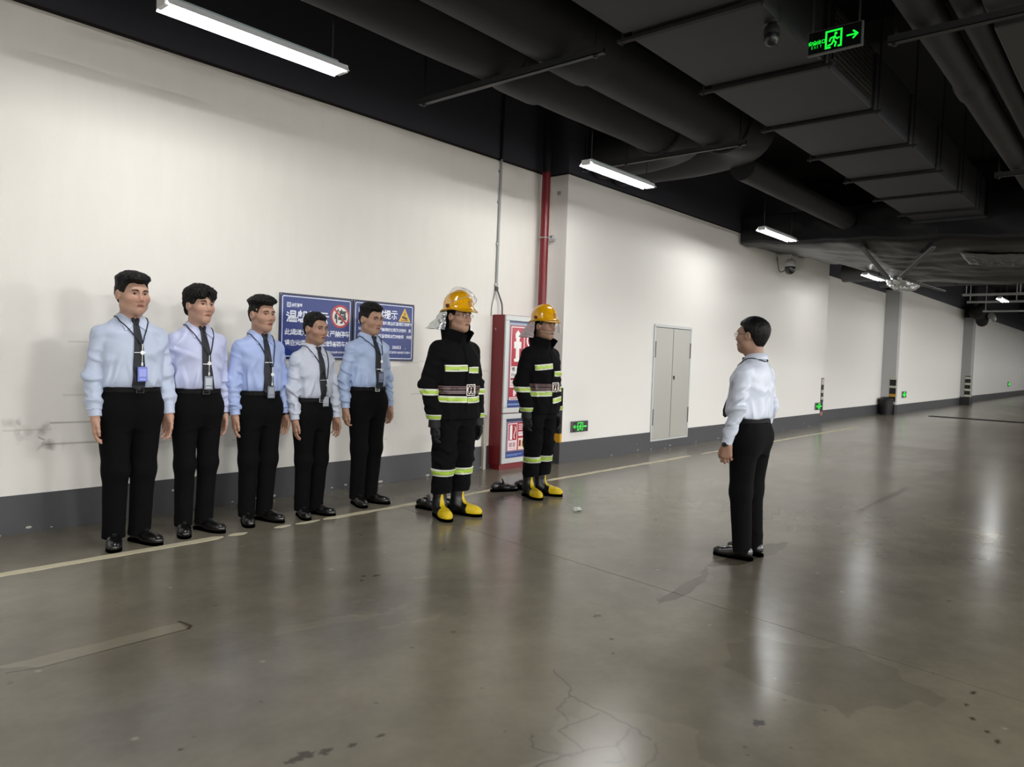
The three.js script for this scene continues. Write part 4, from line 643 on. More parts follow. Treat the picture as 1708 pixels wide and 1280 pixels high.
function makePerson(o) {
  const H = o.H, s = H / 1.75, b = o.b ?? 1, t = thing('person', o.label, 'person', [o.x, 0, o.z], o.turn, o.group), fire = !!o.fire;
  const S = (p) => [p[0] * s, p[1] * s, p[2] * s];
  const seedN = o.x * 7.7 + o.z * 3.1;
  // joints
  const fr = o.feet ?? [[0, -0.36], [0, 0.28]], stance = o.stance ?? 0.07;
  const ank = [-1, 1].map((d) => [d * stance, 0.085, -0.02]), knee = [-1, 1].map((d) => [d * (stance * 0.5 + 0.047), 0.485, 0.012]), hip = [-1, 1].map((d) => [d * 0.088 * b, 0.875, 0]);
  const sh = [-1, 1].map((d) => [d * 0.16 * b, 1.345, -0.012]), az = o.armZ ?? 0, elb = (o.elbow ?? [0.212, 1.085, -0.03 + az * 0.7]), wri = (o.wrist ?? [0.215, 0.845, 0.015 + az]);
  const elbow = [-1, 1].map((d) => [d * elb[0] * (0.5 + 0.5 * b), elb[1], elb[2]]), wrist = [-1, 1].map((d) => [d * wri[0] * (0.5 + 0.5 * b), wri[1], wri[2]]);
  const Hd = [0, 1.75 - 0.117 * (o.headScale ?? 1.05) - (o.hairTop ?? 0.016), 0.03 + (o.headZ ?? 0)], hs = o.headScale ?? 1.05;

  // ---- body: one skin, coarse where cloth covers it, fine at head and hands
  const base = SKIN[o.skin ?? 'fair'];
  const inner = union([profile([[0.8, 0.13, 0.08, 0.09], [0.95, 0.14, 0.085, 0.085], [1.1, 0.13 * b, 0.085, 0.08], [1.27, 0.15 * b, 0.09, 0.09], [1.37, 0.1, 0.06, 0.075], [1.46, 0.05, 0.04, 0.05]]), ...[0, 1].flatMap((i) => [cone(hip[i], knee[i], 0.075, 0.05), cone(knee[i], ank[i], 0.048, 0.03), cone(sh[i], elbow[i], 0.045, 0.036), cone(elbow[i], wrist[i], 0.036, 0.026)])], 0.03);
  const torsoSkin = tinted(net(inner, [-0.36, 0.03, -0.2], [0.36, 1.47, 0.2], 0.024), base).scale(s, s, s);
  const hf = headField(o.face ?? {}), headM = (g) => { g.scale(hs * s, hs * s, hs * s); return placed(g, S(Hd), o.nod ?? 0.02, o.look ?? 0, o.tilt ?? 0); };
  const headG = headM(net(hf, [-0.115, -0.21, -0.135], [0.115, 0.13, 0.125], 0.0042, headColor(base, o.face ?? {})));
  const handTurn = o.handTurn ?? 0.25, handTip = o.handTip ?? 0.05;
  const hands = [-1, 1].map((d, i) => placed(tinted(hand(d, o.curl ?? 0.35, 0), base).scale(s, s, s), S([wrist[i][0], wrist[i][1] - 0.012, wrist[i][2]]), handTip, d * handTurn, 0));
  const bodyMesh = part('body', joined(fire ? [torsoSkin, headG] : [torsoSkin, headG, ...hands]), skinMat, t);
  const hp = (list) => headM(merged(list));
  const F = o.face ?? {}, lid = F.open ?? 0.9;
  const fz = (x, y, lift = 0) => { let z = 0.16; for (let q = 0; q < 60; q++) { const d = hf(x, y, z); if (d < 0.0004) break; z -= d * 0.7; } return V3(x, y, z + lift); };
  const bw = F.brow ?? 0.023;
  for (const d of [-1, 1]) {
    const ez = fz(d * 0.032, 0.005).z, e = part('eye', hp([new THREE.SphereGeometry(1, 16, 10).scale(0.0138, 0.0058 * lid, 0.0052).rotateY(d * 0.3).translate(d * 0.032, 0.005, ez - 0.0018)]), eyeWhite, t);
    part('iris', hp([new THREE.SphereGeometry(1, 14, 10).scale(0.0064, 0.0058 * lid, 0.004).translate(d * 0.031, 0.0054, ez + 0.0012)]), iris, e);
    part('lash_line', hp([tube([V3(d * 0.0175, 0.0035, ez - 0.0012), V3(d * 0.025, 0.0052 + 0.0048 * lid, ez + 0.003), V3(d * 0.033, 0.0052 + 0.006 * lid, ez + 0.0028), V3(d * 0.041, 0.0055 + 0.004 * lid, ez - 0.001), V3(d * 0.0475, 0.0045, ez - 0.006)], 0.0017, 20, 6)]), browMat, e);
    part('eyebrow', hp([tube([fz(d * 0.014, bw, 0.0005), fz(d * 0.024, bw + 0.0035, 0.0008), fz(d * 0.036, bw + 0.0045, 0.0008), fz(d * 0.05, bw, 0.0004)], 0.0031, 18, 6), tube([fz(d * 0.016, bw + 0.0035, 0), fz(d * 0.026, bw + 0.0065, 0), fz(d * 0.04, bw + 0.005, 0)], 0.0024, 14, 6)]), browMat, t);
  }
  const lipC = std(new THREE.Color(base[0] * 0.7, base[1] * 0.42, base[2] * 0.42), 0.45), ly = -0.0635, dr = F.sad ?? 0.002;
  const mouth = part('lips', hp([tube([fz(-0.02, ly - dr, -0.0012), fz(-0.01, ly + 0.0042, -0.001), fz(0, ly + 0.0034, -0.0006), fz(0.01, ly + 0.0042, -0.001), fz(0.02, ly - dr, -0.0012)], 0.0034, 24, 8), tube([fz(-0.019, ly - dr, -0.002), fz(-0.009, ly - 0.0048, -0.001), fz(0.009, ly - 0.0048, -0.001), fz(0.019, ly - dr, -0.002)], 0.004, 24, 8)]), lipC, t);
  part('mouth_line', hp([tube([fz(-0.0215, ly - dr, 0.0012), fz(-0.01, ly + 0.0006, 0.0014), fz(0, ly - 0.0002, 0.002), fz(0.01, ly + 0.0006, 0.0014), fz(0.0215, ly - dr, 0.0012)], 0.0011, 24, 6)]), browMat, mouth);
  if (o.hair) part('hair', headM(net(hairField((F.w ?? 1), o.hair.thick, o.hair.line, o.hair.grain ?? 0.004, o.hair.gs ?? 1, o.hair.jag), [-0.14, -0.12, -0.17], [0.14, 0.2, 0.15], 0.0045)), o.hair.soft ? hairSoft : hairMat, t);
  if (o.glasses) {
    const g = part('glasses', hp([-1, 1].flatMap((d) => [new THREE.TorusGeometry(0.0195, 0.0013, 6, 26).scale(1.12, 0.82, 1).translate(d * 0.033, 0.003, 0.097), rod(V3(d * 0.054, 0.006, 0.096), V3(d * 0.08, 0.008, 0.06), 0.0014, 6), rod(V3(d * 0.08, 0.008, 0.06), V3(d * 0.084, 0.008, -0.005), 0.0014, 6)]).concat([rod(V3(-0.012, 0.006, 0.099), V3(0.012, 0.006, 0.099), 0.0013, 6)])), std(o.glasses, 0.35, 0.4), t);
    for (const d of [-1, 1]) part('lens', hp([new THREE.CircleGeometry(0.0192, 20).scale(1.12, 0.82, 1).translate(d * 0.033, 0.003, 0.097)]), phys({ color: 0xffffff, roughness: 0.03, transmission: 1, thickness: 0 }), g);
  }

  // ---- legs
  const waist = 1.012, hem = fire ? 0.19 : 0.045, lw = (o.legW ?? 1), fat = o.belly ?? 0;
  const hips = profile([[0.76, 0.12 * b, 0.08, 0.09], [0.83, 0.165 * b * (0.5 + 0.5 * lw), 0.105, 0.118], [0.9, 0.176 * b, 0.112, 0.128], [0.97, 0.166 * b, 0.108 + fat * 0.5, 0.11], [waist, 0.158 * b, 0.104 + fat * 0.7, 0.1]]);
  const legs = [0, 1].map((i) => { const a = [ank[i][0] * 1.02, 0.0, ank[i][2] - 0.002]; const l1 = cone(hip[i], knee[i], 0.1 * lw, 0.07 * lw), l2 = cone(knee[i], a, 0.07 * lw, 0.06 * lw), kn = knee[i]; return (x, y, z) => smin(l1(x, y, z), l2(x, y, z), 0.04) - (fire ? 0.012 : 0.003) * crease(x * 6 + seedN, y * (fire ? 9 : 5), z * 6) * (0.6 + (fire ? 0.7 : 0.15) * Math.exp(-(((y - kn[1]) / 0.12) ** 2)) + 0.9 * sstep(0.25, 0.06, y)); });
  const trousers = (x, y, z) => { let d = smin(hips(x, y, z) - 0.003 * crease(x * 7, y * 6 + seedN, z * 7), Math.min(legs[0](x, y, z), legs[1](x, y, z)), 0.05); return Math.max(d, hem + 0.012 * (z > 0 ? 1 : 0) * sstep(0, 0.06, z) - y, y - waist); };
  part('trousers', net(trousers, [-0.33, 0.02, -0.24], [0.33, 1.03, 0.24], 0.0115).scale(s, s, s), fire ? o.fire.cloth : trouserMat, t);

  // ---- shirt or jacket
  const k = fire ? 1.1 : 1, top = 1.475;
  const rowsShirt = [[waist - 0.06, 0.155 * b, 0.104 + fat * 0.7, 0.1], [waist - 0.01, 0.159 * b, 0.107 + fat * 0.8, 0.104], [1.055, 0.171 * b, 0.121 + fat, 0.113], [1.15, 0.171 * b, 0.121 + fat * 0.8, 0.113], [1.25, 0.177 * b, 0.123 + fat * 0.4, 0.117], [1.32, 0.172 * b, 0.114, 0.115], [1.375, 0.142 * b, 0.094, 0.106], [1.415, 0.1, 0.074, 0.094], [1.45, 0.066, 0.059, 0.08], [top, 0.058, 0.053, 0.072]];
  const rowsJack = [[0.8, 0.215 * b, 0.155, 0.155], [0.95, 0.205 * b, 0.15, 0.145], [1.03, 0.194 * b, 0.142, 0.138], [1.1, 0.203 * b, 0.15, 0.142], [1.22, 0.207 * b, 0.152, 0.142], [1.31, 0.192 * b, 0.138, 0.14], [1.38, 0.155 * b, 0.108, 0.122], [1.43, 0.105, 0.088, 0.102], [1.475, 0.088, 0.08, 0.092]];
  const rows = fire ? rowsJack : rowsShirt, chest = profile(rows), yoke = union([0, 1].map((i) => cone([(i ? 1 : -1) * 0.045, 1.412, -0.012], [sh[i][0] * 0.98, 1.342, -0.012], 0.038 * k, (fire ? 0.07 : 0.05))), 0.03);
  const amp = fire ? 0.010 : 0.0155;
  const torsoF = (x, y, z) => {
    const d = smin(chest(x, y, z), yoke(x, y, z), 0.05);
    if (d > 0.06) return d;
    const low = sstep(1.25, 1.06, y), side = Math.min(1, Math.abs(x) / 0.16), fold = crease(x * 7 + y * 3.4 * Math.sign(x) + seedN, y * 5, z * 4 + seedN) * (0.35 + 0.5 * side) + crease(x * 12 + seedN * 2, y * 3 + 3, z * 10) * low * 0.9 + crease(x * 3 - y * 6 * Math.sign(x), y * 2, seedN) * side * sstep(1.12, 1.25, y) * 0.8;
    const placket = !fire && z > 0 && y < 1.4 ? 0.0022 * sstep(0.019, 0.0165, Math.abs(x)) : 0;
    return d - amp * fold * 0.75 + amp * 0.3 - placket;
  };
  const armF = [0, 1].map((i) => {
    const r = fire ? [0.08, 0.066, 0.058] : [0.056 * (o.sleeve ?? 1), 0.049 * (o.sleeve ?? 1), 0.0405], e = elbow[i], w = wrist[i], w2 = [w[0], w[1] + 0.035, w[2] - 0.004];
    const u = cone(sh[i], e, r[0], r[1]), v = cone(e, w2, r[1], r[2]), ax = [w[0] - e[0], w[1] - e[1], w[2] - e[2]], al = Math.hypot(...ax), cut = fire ? al + 0.01 : al - 0.03;
    return (x, y, z) => {
      let d = smin(u(x, y, z), v(x, y, z), 0.03);
      if (d < 0.05) { const near = Math.exp(-(((y - e[1]) / 0.11) ** 2)), lowc = Math.exp(-(((y - w[1] - 0.09) / 0.06) ** 2)); d -= amp * (fire ? 1 : 0.8) * ((0.35 + 0.9 * near) * crease(y * 12 + z * 6 + seedN, x * 5 + i * 5, z * 6) + lowc * 1.1 * crease(y * 16 + seedN, x * 8, z * 8 + i) + 0.35 * crease(x * 7, y * 3.5 + seedN, z * 8)) - amp * 0.35; }
      return Math.max(d, ((x - e[0]) * ax[0] + (y - e[1]) * ax[1] + (z - e[2]) * ax[2]) / al - cut);
    };
  });
  const cloth = (x, y, z) => { const a = Math.min(armF[0](x, y, z), armF[1](x, y, z)), tt = torsoF(x, y, z); return smin(fire ? tt : smax(tt, waist + 0.001 + 0.006 * noise(x * 9, z * 9, seedN) - y, 0.018), a, 0.018); };
  const lo = [-0.4, fire ? 0.78 : 0.83, -0.26], hi = [0.4, 1.56, 0.26];
  part(fire ? 'jacket' : 'shirt', net(cloth, lo, hi, fire ? 0.0105 : 0.0085).scale(s, s, s), fire ? o.fire.cloth : o.shirt, t);
  const front = (x, y, f = torsoF) => { let z = 0.3; for (let q = 0; q < 40; q++) { const d = f(x, y, z); if (d < 0.0012) break; z -= d * 0.8; } return z; };
  const onTop = (x, z) => { let y = 1.6; for (let q = 0; q < 40; q++) { const d = torsoF(x, y, z); if (d < 0.0012) break; y -= d * 0.8; } return y; };
  const sc = (g) => g.scale(s, s, s);

  if (!fire) {
    for (let i = 0; i < 2; i++) { // cuffs
      const e = V3(...elbow[i]), w = V3(...wrist[i]), d = V3().subVectors(w, e).normalize(), a = w.clone().addScaledVector(d, -0.055), c = w.clone().addScaledVector(d, 0.008);
      part('cuff', sc(merged([rod(a, c, 0.0385, 22, 0.0365).translate(0, 0, 0)])), o.shirt, t);
    }
    // collar: a stand round the neck and two turned-down points
    const nk = [0, 1.46, -0.012], collarAt = (u, v) => {
      const a = lerp(0.16, 2 * Math.PI - 0.16, u) , f = Math.abs(1 - u * 2), rt = 0.0655 + 0.002 * f, up = 1.485 - 0.042 * f * f * f, dn = 1.442 - 0.075 * Math.pow(f, 4), rb = 0.086 + 0.008 * Math.pow(f, 6), ta = lerp(0.05, 2 * Math.PI - 0.05, u), fa = lerp(a, a + (u < 0.5 ? 0.42 : -0.42) * Math.pow(f, 6), v);
      const ang = lerp(ta, fa, v), r = lerp(rt, rb, v) + 0.006 * Math.sin(v * Math.PI);
      let p = V3(Math.sin(ang) * r, lerp(up, dn, v), nk[2] + Math.cos(ang) * r * (v > 0.5 ? 1 : 1));
      const d = torsoF(p.x, p.y, p.z); if (v > 0.25 && d < 0.004) { const h = V3(p.x, 0, p.z - nk[2]).normalize(); p.addScaledVector(h, (0.004 - d) * 1.2); }
      return p;
    };
    part('collar', sc(sheet(collarAt, 72, 10, 0.0035)), o.shirt, t);
    part('belt', sc(net((x, y, z) => Math.max(hips(x, Math.min(y, waist - 0.002), z) - 0.0055, Math.abs(y - waist + 0.012) - 0.0165), [-0.25, 0.97, -0.2], [0.25, 1.04, 0.22], 0.0085)), beltMat, t);
    const bz = front(0.01, waist - 0.012, (x, y, z) => hips(x, Math.min(y, waist - 0.002), z) - 0.0055);
    const bk = part('buckle', sc(merged([rbox(0.046, 0.006, 0.008, 0.002, 0, 0.017, 0), rbox(0.046, 0.006, 0.008, 0.002, 0, -0.017, 0), rbox(0.006, 0.04, 0.008, 0.002, -0.022, 0, 0), rbox(0.006, 0.04, 0.008, 0.002, 0.022, 0, 0), rbox(0.03, 0.005, 0.006, 0.002, 0, 0, 0)]).translate(o.buckleX ?? 0.012, waist - 0.013, bz + 0.006)), std(o.buckle ?? 0x4a4640, 0.3, 0.8), t);
    if (o.tie) { // knot, blade, clip
      const tipY = 1.0 - (o.tieDrop ?? 0), hw = (v) => v > 0.955 ? 0.042 * (1 - v) / 0.045 + 0.001 : lerp(0.0165, 0.042, Math.pow(v, 0.8));
      const swing = o.tieSwing ?? 0;
      const blade = sheet((u, v) => { const y = lerp(1.415, tipY, v), x = (u * 2 - 1) * hw(v) + swing * v * v; return V3(x, y, front(clamp(x, -0.1, 0.1), Math.max(y, 1.03)) + 0.0065 + (o.tieOut ?? 0) * v * v); }, 6, 50, 0.004);
      const tg = part('tie', sc(blade), tieMat, t);
      const kz = front(0, 1.425);
      part('knot', sc(net(union([cone([-0.015, 1.443, kz + 0.004], [-0.008, 1.412, kz + 0.01], 0.011, 0.01), cone([0.015, 1.443, kz + 0.004], [0.008, 1.412, kz + 0.01], 0.011, 0.01)], 0.012), [-0.04, 1.38, kz - 0.03], [0.04, 1.47, kz + 0.04], 0.0045)), tieMat, tg);
      if (o.clip) { const cy = o.clip, x0 = swing * ((1.415 - cy) / 0.42) ** 2; part('tie_clip', sc(rbox(0.07, 0.006, 0.006, 0.0015, x0 + 0.002, cy, front(x0, cy) + 0.013)), std(0xcfd2d4, 0.25, 0.9), tg, 'silver tie clip'); }
    }
    // lanyard and card
    if (o.card) {
      const cy = o.card[1], cx = o.card[0], meet = cy + 0.19, radial = (a, y, lift) => { let r = 0.3; for (let q = 0; q < 50; q++) { const e = torsoF(Math.sin(a) * r, y, Math.cos(a) * r); if (e < lift) break; r -= (e - lift) * 0.8 + 0.0004; } return V3(Math.sin(a) * r, y, Math.cos(a) * r); },
        side = (d) => { const p = []; for (const [a, y] of [[3.1, 1.428], [2.75, 1.43]]) p.push(radial(d * a, y, 0.006)); p.push(V3(d * 0.076, onTop(d * 0.076, -0.05) + 0.01, -0.05)); for (const z of [-0.015, 0.025]) p.push(V3(d * 0.09, onTop(d * 0.09, z) + 0.008, z)); const y0 = p[p.length - 1].y - 0.022; for (let q = 0; q <= 9; q++) { const v = q / 9, y = lerp(y0, meet, v), x = lerp(d * 0.084, cx + d * 0.006, Math.pow(v, 0.9)); p.push(V3(x, y, front(x, y) + (v > 0.75 ? 0.012 : 0.0075))); } return p; };
      const ln = part('lanyard', sc(merged([tube(side(-1), 0.004, 90, 6), tube(side(1), 0.004, 90, 6)])), cordMat, t);
      const zc = front(cx, cy + 0.12) + 0.014;
      part('reel', sc(merged([new THREE.CylinderGeometry(0.013, 0.013, 0.008, 20).rotateX(Math.PI / 2).translate(cx, meet - 0.055, zc), rod(V3(cx, meet, zc), V3(cx, meet - 0.05, zc), 0.004, 8), rod(V3(cx, meet - 0.06, zc), V3(cx, cy + 0.05, zc), 0.0025, 8), rbox(0.012, 0.022, 0.005, 0.002, cx, cy + 0.062, zc)])), std(0xc5c8ca, 0.3, 0.7), ln, 'silver clip and reel');
      const zz = front(cx, cy) + 0.014;
      const card = part('badge', sc(rbox(0.06, 0.092, 0.006, 0.003, cx, cy, zz)), std(o.card[2], 0.35), t, o.card[3]);
      part('card_slot', sc(merged([rbox(0.044, 0.05, 0.002, 0.0008, cx, cy + 0.008, zz + 0.0035), rbox(0.04, 0.012, 0.002, 0.0008, cx, cy - 0.032, zz + 0.0035)])), std(o.card[4] ?? 0x8e95a8, 0.4), card);
    }
    if (o.watch !== undefined) { const i = o.watch, w = V3(...wrist[i]), d = V3().subVectors(w, V3(...elbow[i])).normalize(), c = w.clone().addScaledVector(d, 0.016); part('watch', sc(merged([rod(c.clone().addScaledVector(d, -0.008), c.clone().addScaledVector(d, 0.009), 0.0315, 20), new THREE.CylinderGeometry(0.017, 0.017, 0.01, 18).rotateZ(Math.PI / 2).translate(c.x + (i ? 0.033 : -0.033), c.y, c.z)])), std(0x0b0b0c, 0.35), t, 'black wrist watch'); }
  }

  // ---- shoes or boots
  for (let i = 0; i < 2; i++) {
    const yaw = fr[i][1], put = (g) => sc(placed(g, [ank[i][0] + 0.0, 0, ank[i][2] + 0.0], 0, yaw, 0));
    if (!fire) {
      part('sock', sc(rod(V3(ank[i][0], 0.05, ank[i][2]), V3(ank[i][0], 0.22, ank[i][2]), 0.037, 14)), soleMat, t);
      const up = union([ball([0, 0.034, 0.135], [0.045, 0.04, 0.08]), cone([0, 0.046, 0.07], [0, 0.065, 0.0], 0.042, 0.044), cone([0, 0.055, -0.035], [0, 0.085, -0.012], 0.04, 0.042)], 0.035);
      const shoe = part('shoe', put(net((x, y, z) => Math.max(up(x, y, z), 0.016 - y, y - 0.115 + 0.02 * sstep(0, 0.06, z)), [-0.075, 0.0, -0.11], [0.075, 0.13, 0.24], 0.006)), shoeMat, t);
      const so = new THREE.Shape(); so.moveTo(-0.036, -0.05); so.bezierCurveTo(-0.036, -0.088, 0.036, -0.088, 0.036, -0.05); so.bezierCurveTo(0.034, 0.02, 0.052, 0.09, 0.044, 0.15); so.bezierCurveTo(0.035, 0.235, -0.035, 0.235, -0.044, 0.15); so.bezierCurveTo(-0.052, 0.09, -0.034, 0.02, -0.036, -0.05);
      part('sole', put(new THREE.ExtrudeGeometry(so, { depth: 0.018, bevelEnabled: false, curveSegments: 10 }).rotateX(-Math.PI / 2).scale(1, 1, -1).scale(1, 1, 1)), new THREE.MeshStandardMaterial({ color: 0x0a0a0a, roughness: 0.7, side: THREE.DoubleSide }), shoe);
      part('laces', put(merged([0.055, 0.075, 0.095].map((z, q) => tube([V3(-0.024, 0.085 - q * 0.007, z), V3(0, 0.098 - q * 0.008, z + 0.004), V3(0.024, 0.085 - q * 0.007, z)], 0.0032, 10, 6)))), std(0x050505, 0.6), shoe);
    } else {
      const foot = union([ball([0, 0.04, 0.135], [0.05, 0.045, 0.085]), cone([0, 0.05, 0.07], [0, 0.07, 0.0], 0.046, 0.05), cone([0, 0.05, -0.03], [0, 0.09, -0.012], 0.044, 0.05)], 0.04), shaft = cone([0, 0.1, -0.012], [0, 0.34, -0.014], 0.052, 0.064);
      const bf = (x, y, z) => Math.max(smin(foot(x, y, z), shaft(x, y, z), 0.04), 0.02 - y, y - 0.32);
      const bt = part('boot', put(net(bf, [-0.09, 0, -0.11], [0.09, 0.34, 0.25], 0.0085)), std(0x0b0b0d, 0.4), t);
      part('toe_cap', put(net((x, y, z) => Math.max(bf(x, y, z) - 0.0035, Math.min(0.098 - z + 0.3 * Math.max(0, 0.05 - y), Math.max(Math.abs(x) - 0.028 + (y - 0.06) * 0.14, 0.02 - z)) , y - 0.19), [-0.09, 0, -0.02], [0.09, 0.21, 0.25], 0.006)), o.fire.yellow, bt, 'yellow rubber toe and instep');
      const so = new THREE.Shape(); so.moveTo(-0.046, -0.05); so.bezierCurveTo(-0.046, -0.1, 0.046, -0.1, 0.046, -0.05); so.bezierCurveTo(0.044, 0.02, 0.06, 0.1, 0.052, 0.16); so.bezierCurveTo(0.04, 0.245, -0.04, 0.245, -0.052, 0.16); so.bezierCurveTo(-0.06, 0.1, -0.044, 0.02, -0.046, -0.05);
      part('boot_sole', put(merged([new THREE.ExtrudeGeometry(so, { depth: 0.024, bevelEnabled: false, curveSegments: 10 }).rotateX(-Math.PI / 2).scale(1, 1, -1)])), new THREE.MeshStandardMaterial({ color: 0xa98f1c, roughness: 0.6, side: THREE.DoubleSide }), bt);
      part('boot_tread', put(merged([new THREE.ExtrudeGeometry(so, { depth: 0.008, bevelEnabled: false, curveSegments: 10 }).rotateX(-Math.PI / 2).scale(1.02, 1, -1.01)])), new THREE.MeshStandardMaterial({ color: 0x0c0c0c, roughness: 0.7, side: THREE.DoubleSide }), bt);
      part('reflector_spot', put(net((x, y, z) => Math.max(bf(x, y, z) - 0.004, Math.abs(y - 0.215) - 0.014, 0.02 - z, Math.abs(x) - 0.03), [-0.09, 0.18, 0], [0.09, 0.25, 0.1], 0.007)), o.fire.lime, bt);
    }
  }
  if (fire) outfit({ o, t, s, sc, torsoF, armF, legs, hips, elbow, wrist, ank, knee, front, headM, base, handTip, handTurn });
  return t;
}
// firefighter kit: reflective bands, belt, collar, gloves, helmet
const limeBand = (mid, half) => (x, y, z) => { const q = Math.abs(y - mid(x, z)) / half; return q < 0.45 ? [0.42, 0.62, 0.06] : q < 0.52 ? [0.2, 0.3, 0.06] : [0.72, 0.74, 0.62]; };
const bandMat = new THREE.MeshStandardMaterial({ vertexColors: true, roughness: 0.4 });
function outfit(c) {
  const { o, t, s, sc, torsoF, armF, legs, elbow, wrist, front, headM } = c, lay = 0.0075;
  const band = (f, mid, half, lo, hi, cond) => { const m = typeof mid === 'function' ? mid : () => mid; part('reflective_band', sc(net((x, y, z) => Math.max(f(x, y, z) - lay, Math.abs(y - m(x, z)) - half, cond ? cond(x, y, z) : -1), lo, hi, 0.0048, limeBand(m, half))), bandMat, t, 'lime band with silver edges'); };
  const A = o.fire.bands;
  for (const [x0, x1, y, slope] of A.chest) band(torsoF, (x) => y + slope * (x - x0), 0.027, [-0.24, y - 0.1, 0.02], [0.24, y + 0.1, 0.22], (x, yy, z) => Math.max(x0 - x, x - x1, 0.03 - z));
  for (const [x0, x1, y, slope] of A.waist) band(torsoF, (x) => y + slope * (x - x0), 0.026, [-0.26, y - 0.1, -0.2], [0.26, y + 0.1, 0.22], (x, yy, z) => Math.max(x0 - x, x - x1));
  for (let i = 0; i < 2; i++) {
    const e = elbow[i], w = wrist[i];
    band(armF[i], e[1] - 0.055, 0.026, [e[0] - 0.14, e[1] - 0.12, e[2] - 0.14], [e[0] + 0.14, e[1] + 0.02, e[2] + 0.14]);
    band(armF[i], w[1] + 0.02, 0.02, [w[0] - 0.12, w[1] - 0.03, w[2] - 0.12], [w[0] + 0.12, w[1] + 0.06, w[2] + 0.12], (x, y, z) => (i ? -1 : 1) * (x - w[0]) - 0.02);
    band(legs[i], A.leg, 0.028, [c.ank[i][0] - 0.16, A.leg - 0.06, -0.16], [c.ank[i][0] + 0.16, A.leg + 0.06, 0.16]);
    // gloves
    const d = i ? 1 : -1;
    part('glove', sc(placed(hand(d, 0.45, 0.0045), [w[0], w[1] - 0.03, w[2]], c.handTip, d * c.handTurn, 0)), std(0x0a0a0c, 0.7), t);
    part('glove_cuff', sc(rod(V3(w[0], w[1] + 0.02, w[2]), V3(w[0], w[1] - 0.06, w[2]), 0.046, 18, 0.05)), std(0x0c0c0e, 0.7), t);
  }
  // belt
  const by = A.belt, bf = (x, y, z) => Math.max(torsoF(x, y, z) - 0.007, Math.abs(y - by) - 0.03);
  const belt = part('belt', sc(net(bf, [-0.28, by - 0.05, -0.22], [0.28, by + 0.05, 0.24], 0.005, (x, y) => { const q = Math.abs(y - by) / 0.03; return (q > 0.28 && q < 0.42) || q > 0.88 ? [0.3, 0.17, 0.17] : [0.014, 0.004, 0.006]; })), bandMat, t, 'dark red belt with pale stripes');
  const bz = front(0.035, by) + 0.014, ring = (x, r) => new THREE.TorusGeometry(r, 0.0052, 8, 26).scale(0.62, 1.15, 1).translate(x, by, bz);
  part('buckle', sc(merged([rbox(0.09, 0.009, 0.009, 0.003, 0.035, by + 0.042, bz), rbox(0.09, 0.009, 0.009, 0.003, 0.035, by - 0.042, bz), rbox(0.009, 0.09, 0.009, 0.003, -0.008, by, bz), rbox(0.009, 0.09, 0.009, 0.003, 0.078, by, bz), ring(0.018, 0.027), ring(0.052, 0.027)])), std(0xd8d2cc, 0.25, 0.85), belt, 'silver double buckle');
  // front flap
  part('front_flap', sc(sheet((u, v) => { const y = lerp(1.38, 0.86, v), x = lerp(-0.012, 0.045, u); return V3(x, y, front(x, y) + 0.003); }, 4, 60, 0.005)), o.fire.cloth, t);
  // stand-up collar, open at the front
  part('collar', sc(sheet((u, v) => { const a = lerp(0.42, 2 * Math.PI - 0.3, u), f = Math.abs(1 - u * 2), r = lerp(0.1, 0.118 + 0.035 * Math.pow(f, 5), v), lift = 1.405 + v * (0.14 - 0.055 * Math.pow(f, 2)); return V3(Math.sin(a) * r * 1.02, lift + 0.004 * noise(a * 3, v * 4, o.x), -0.012 + Math.cos(a) * r + 0.012 * f); }, 60, 10, 0.01)), o.fire.cloth, t);
  // helmet
  const hy = 0.058, G = o.fire.gold, L = (pts) => new THREE.LatheGeometry(pts.map(([a, b]) => new THREE.Vector2(a, b)), 48).scale(0.93, 1, 1.1);
  const at = (g) => headM(g.rotateX(-0.06).translate(0, hy, -0.012));
  const hel = part('helmet', at(merged([L([[0.132, -0.012], [0.128, -0.004], [0.118, 0.004], [0.116, 0.02], [0.113, 0.05], [0.101, 0.085], [0.08, 0.112], [0.05, 0.13], [0.02, 0.136], [0.001, 0.137]])])), G, t, 'glossy yellow helmet');
  part('ridge', at(tube([[0.06, 0.11], [0.1, 0.088], [0.126, 0.055], [0.138, 0.0], [0.126, -0.055], [0.1, -0.088], [0.06, -0.11]].map(([y, z]) => V3(0, y, z * 1.08)), 0.009, 40, 8)), G, hel);
  const rim = []; { const g = new THREE.TorusGeometry(0.134, 0.006, 8, 60).rotateX(Math.PI / 2).scale(0.96, 1, 1.14).translate(0, -0.012, 0.004), p = g.attributes.position; for (let i = 0; i < p.count; i++) p.setY(i, p.getY(i) - 0.02 * sstep(0.05, 0.15, Math.abs(p.getZ(i)))); g.computeVertexNormals(); rim.push(g); }
  part('brim', at(merged([...rim, sheet((u, v) => { const a = u * 2 * Math.PI, r = lerp(0.112, 0.136, v), z = Math.cos(a) * r * 1.14; return V3(Math.sin(a) * r * 0.96, -0.002 - 0.012 * v - 0.02 * v * sstep(0.05, 0.15, Math.abs(z)), z); }, 60, 4, 0.004)])), std(0xb98a08, 0.35), hel);
  for (const d of [-1, 1]) part('knob', at(new THREE.CylinderGeometry(0.014, 0.014, 0.016, 18).rotateZ(Math.PI / 2).translate(d * 0.113, 0.018, 0.0)), std(0x3a1512, 0.4), hel);
  part('front_crest', at(rbox(0.03, 0.045, 0.006, 0.006, 0, 0.03, 0.129)), std(0x8c5a10, 0.35, 0.3), hel);
  part('liner', at(L([[0.11, -0.004], [0.108, 0.03], [0.09, 0.08], [0.04, 0.115], [0.001, 0.12]])), std(0x1c1a18, 0.8), hel);
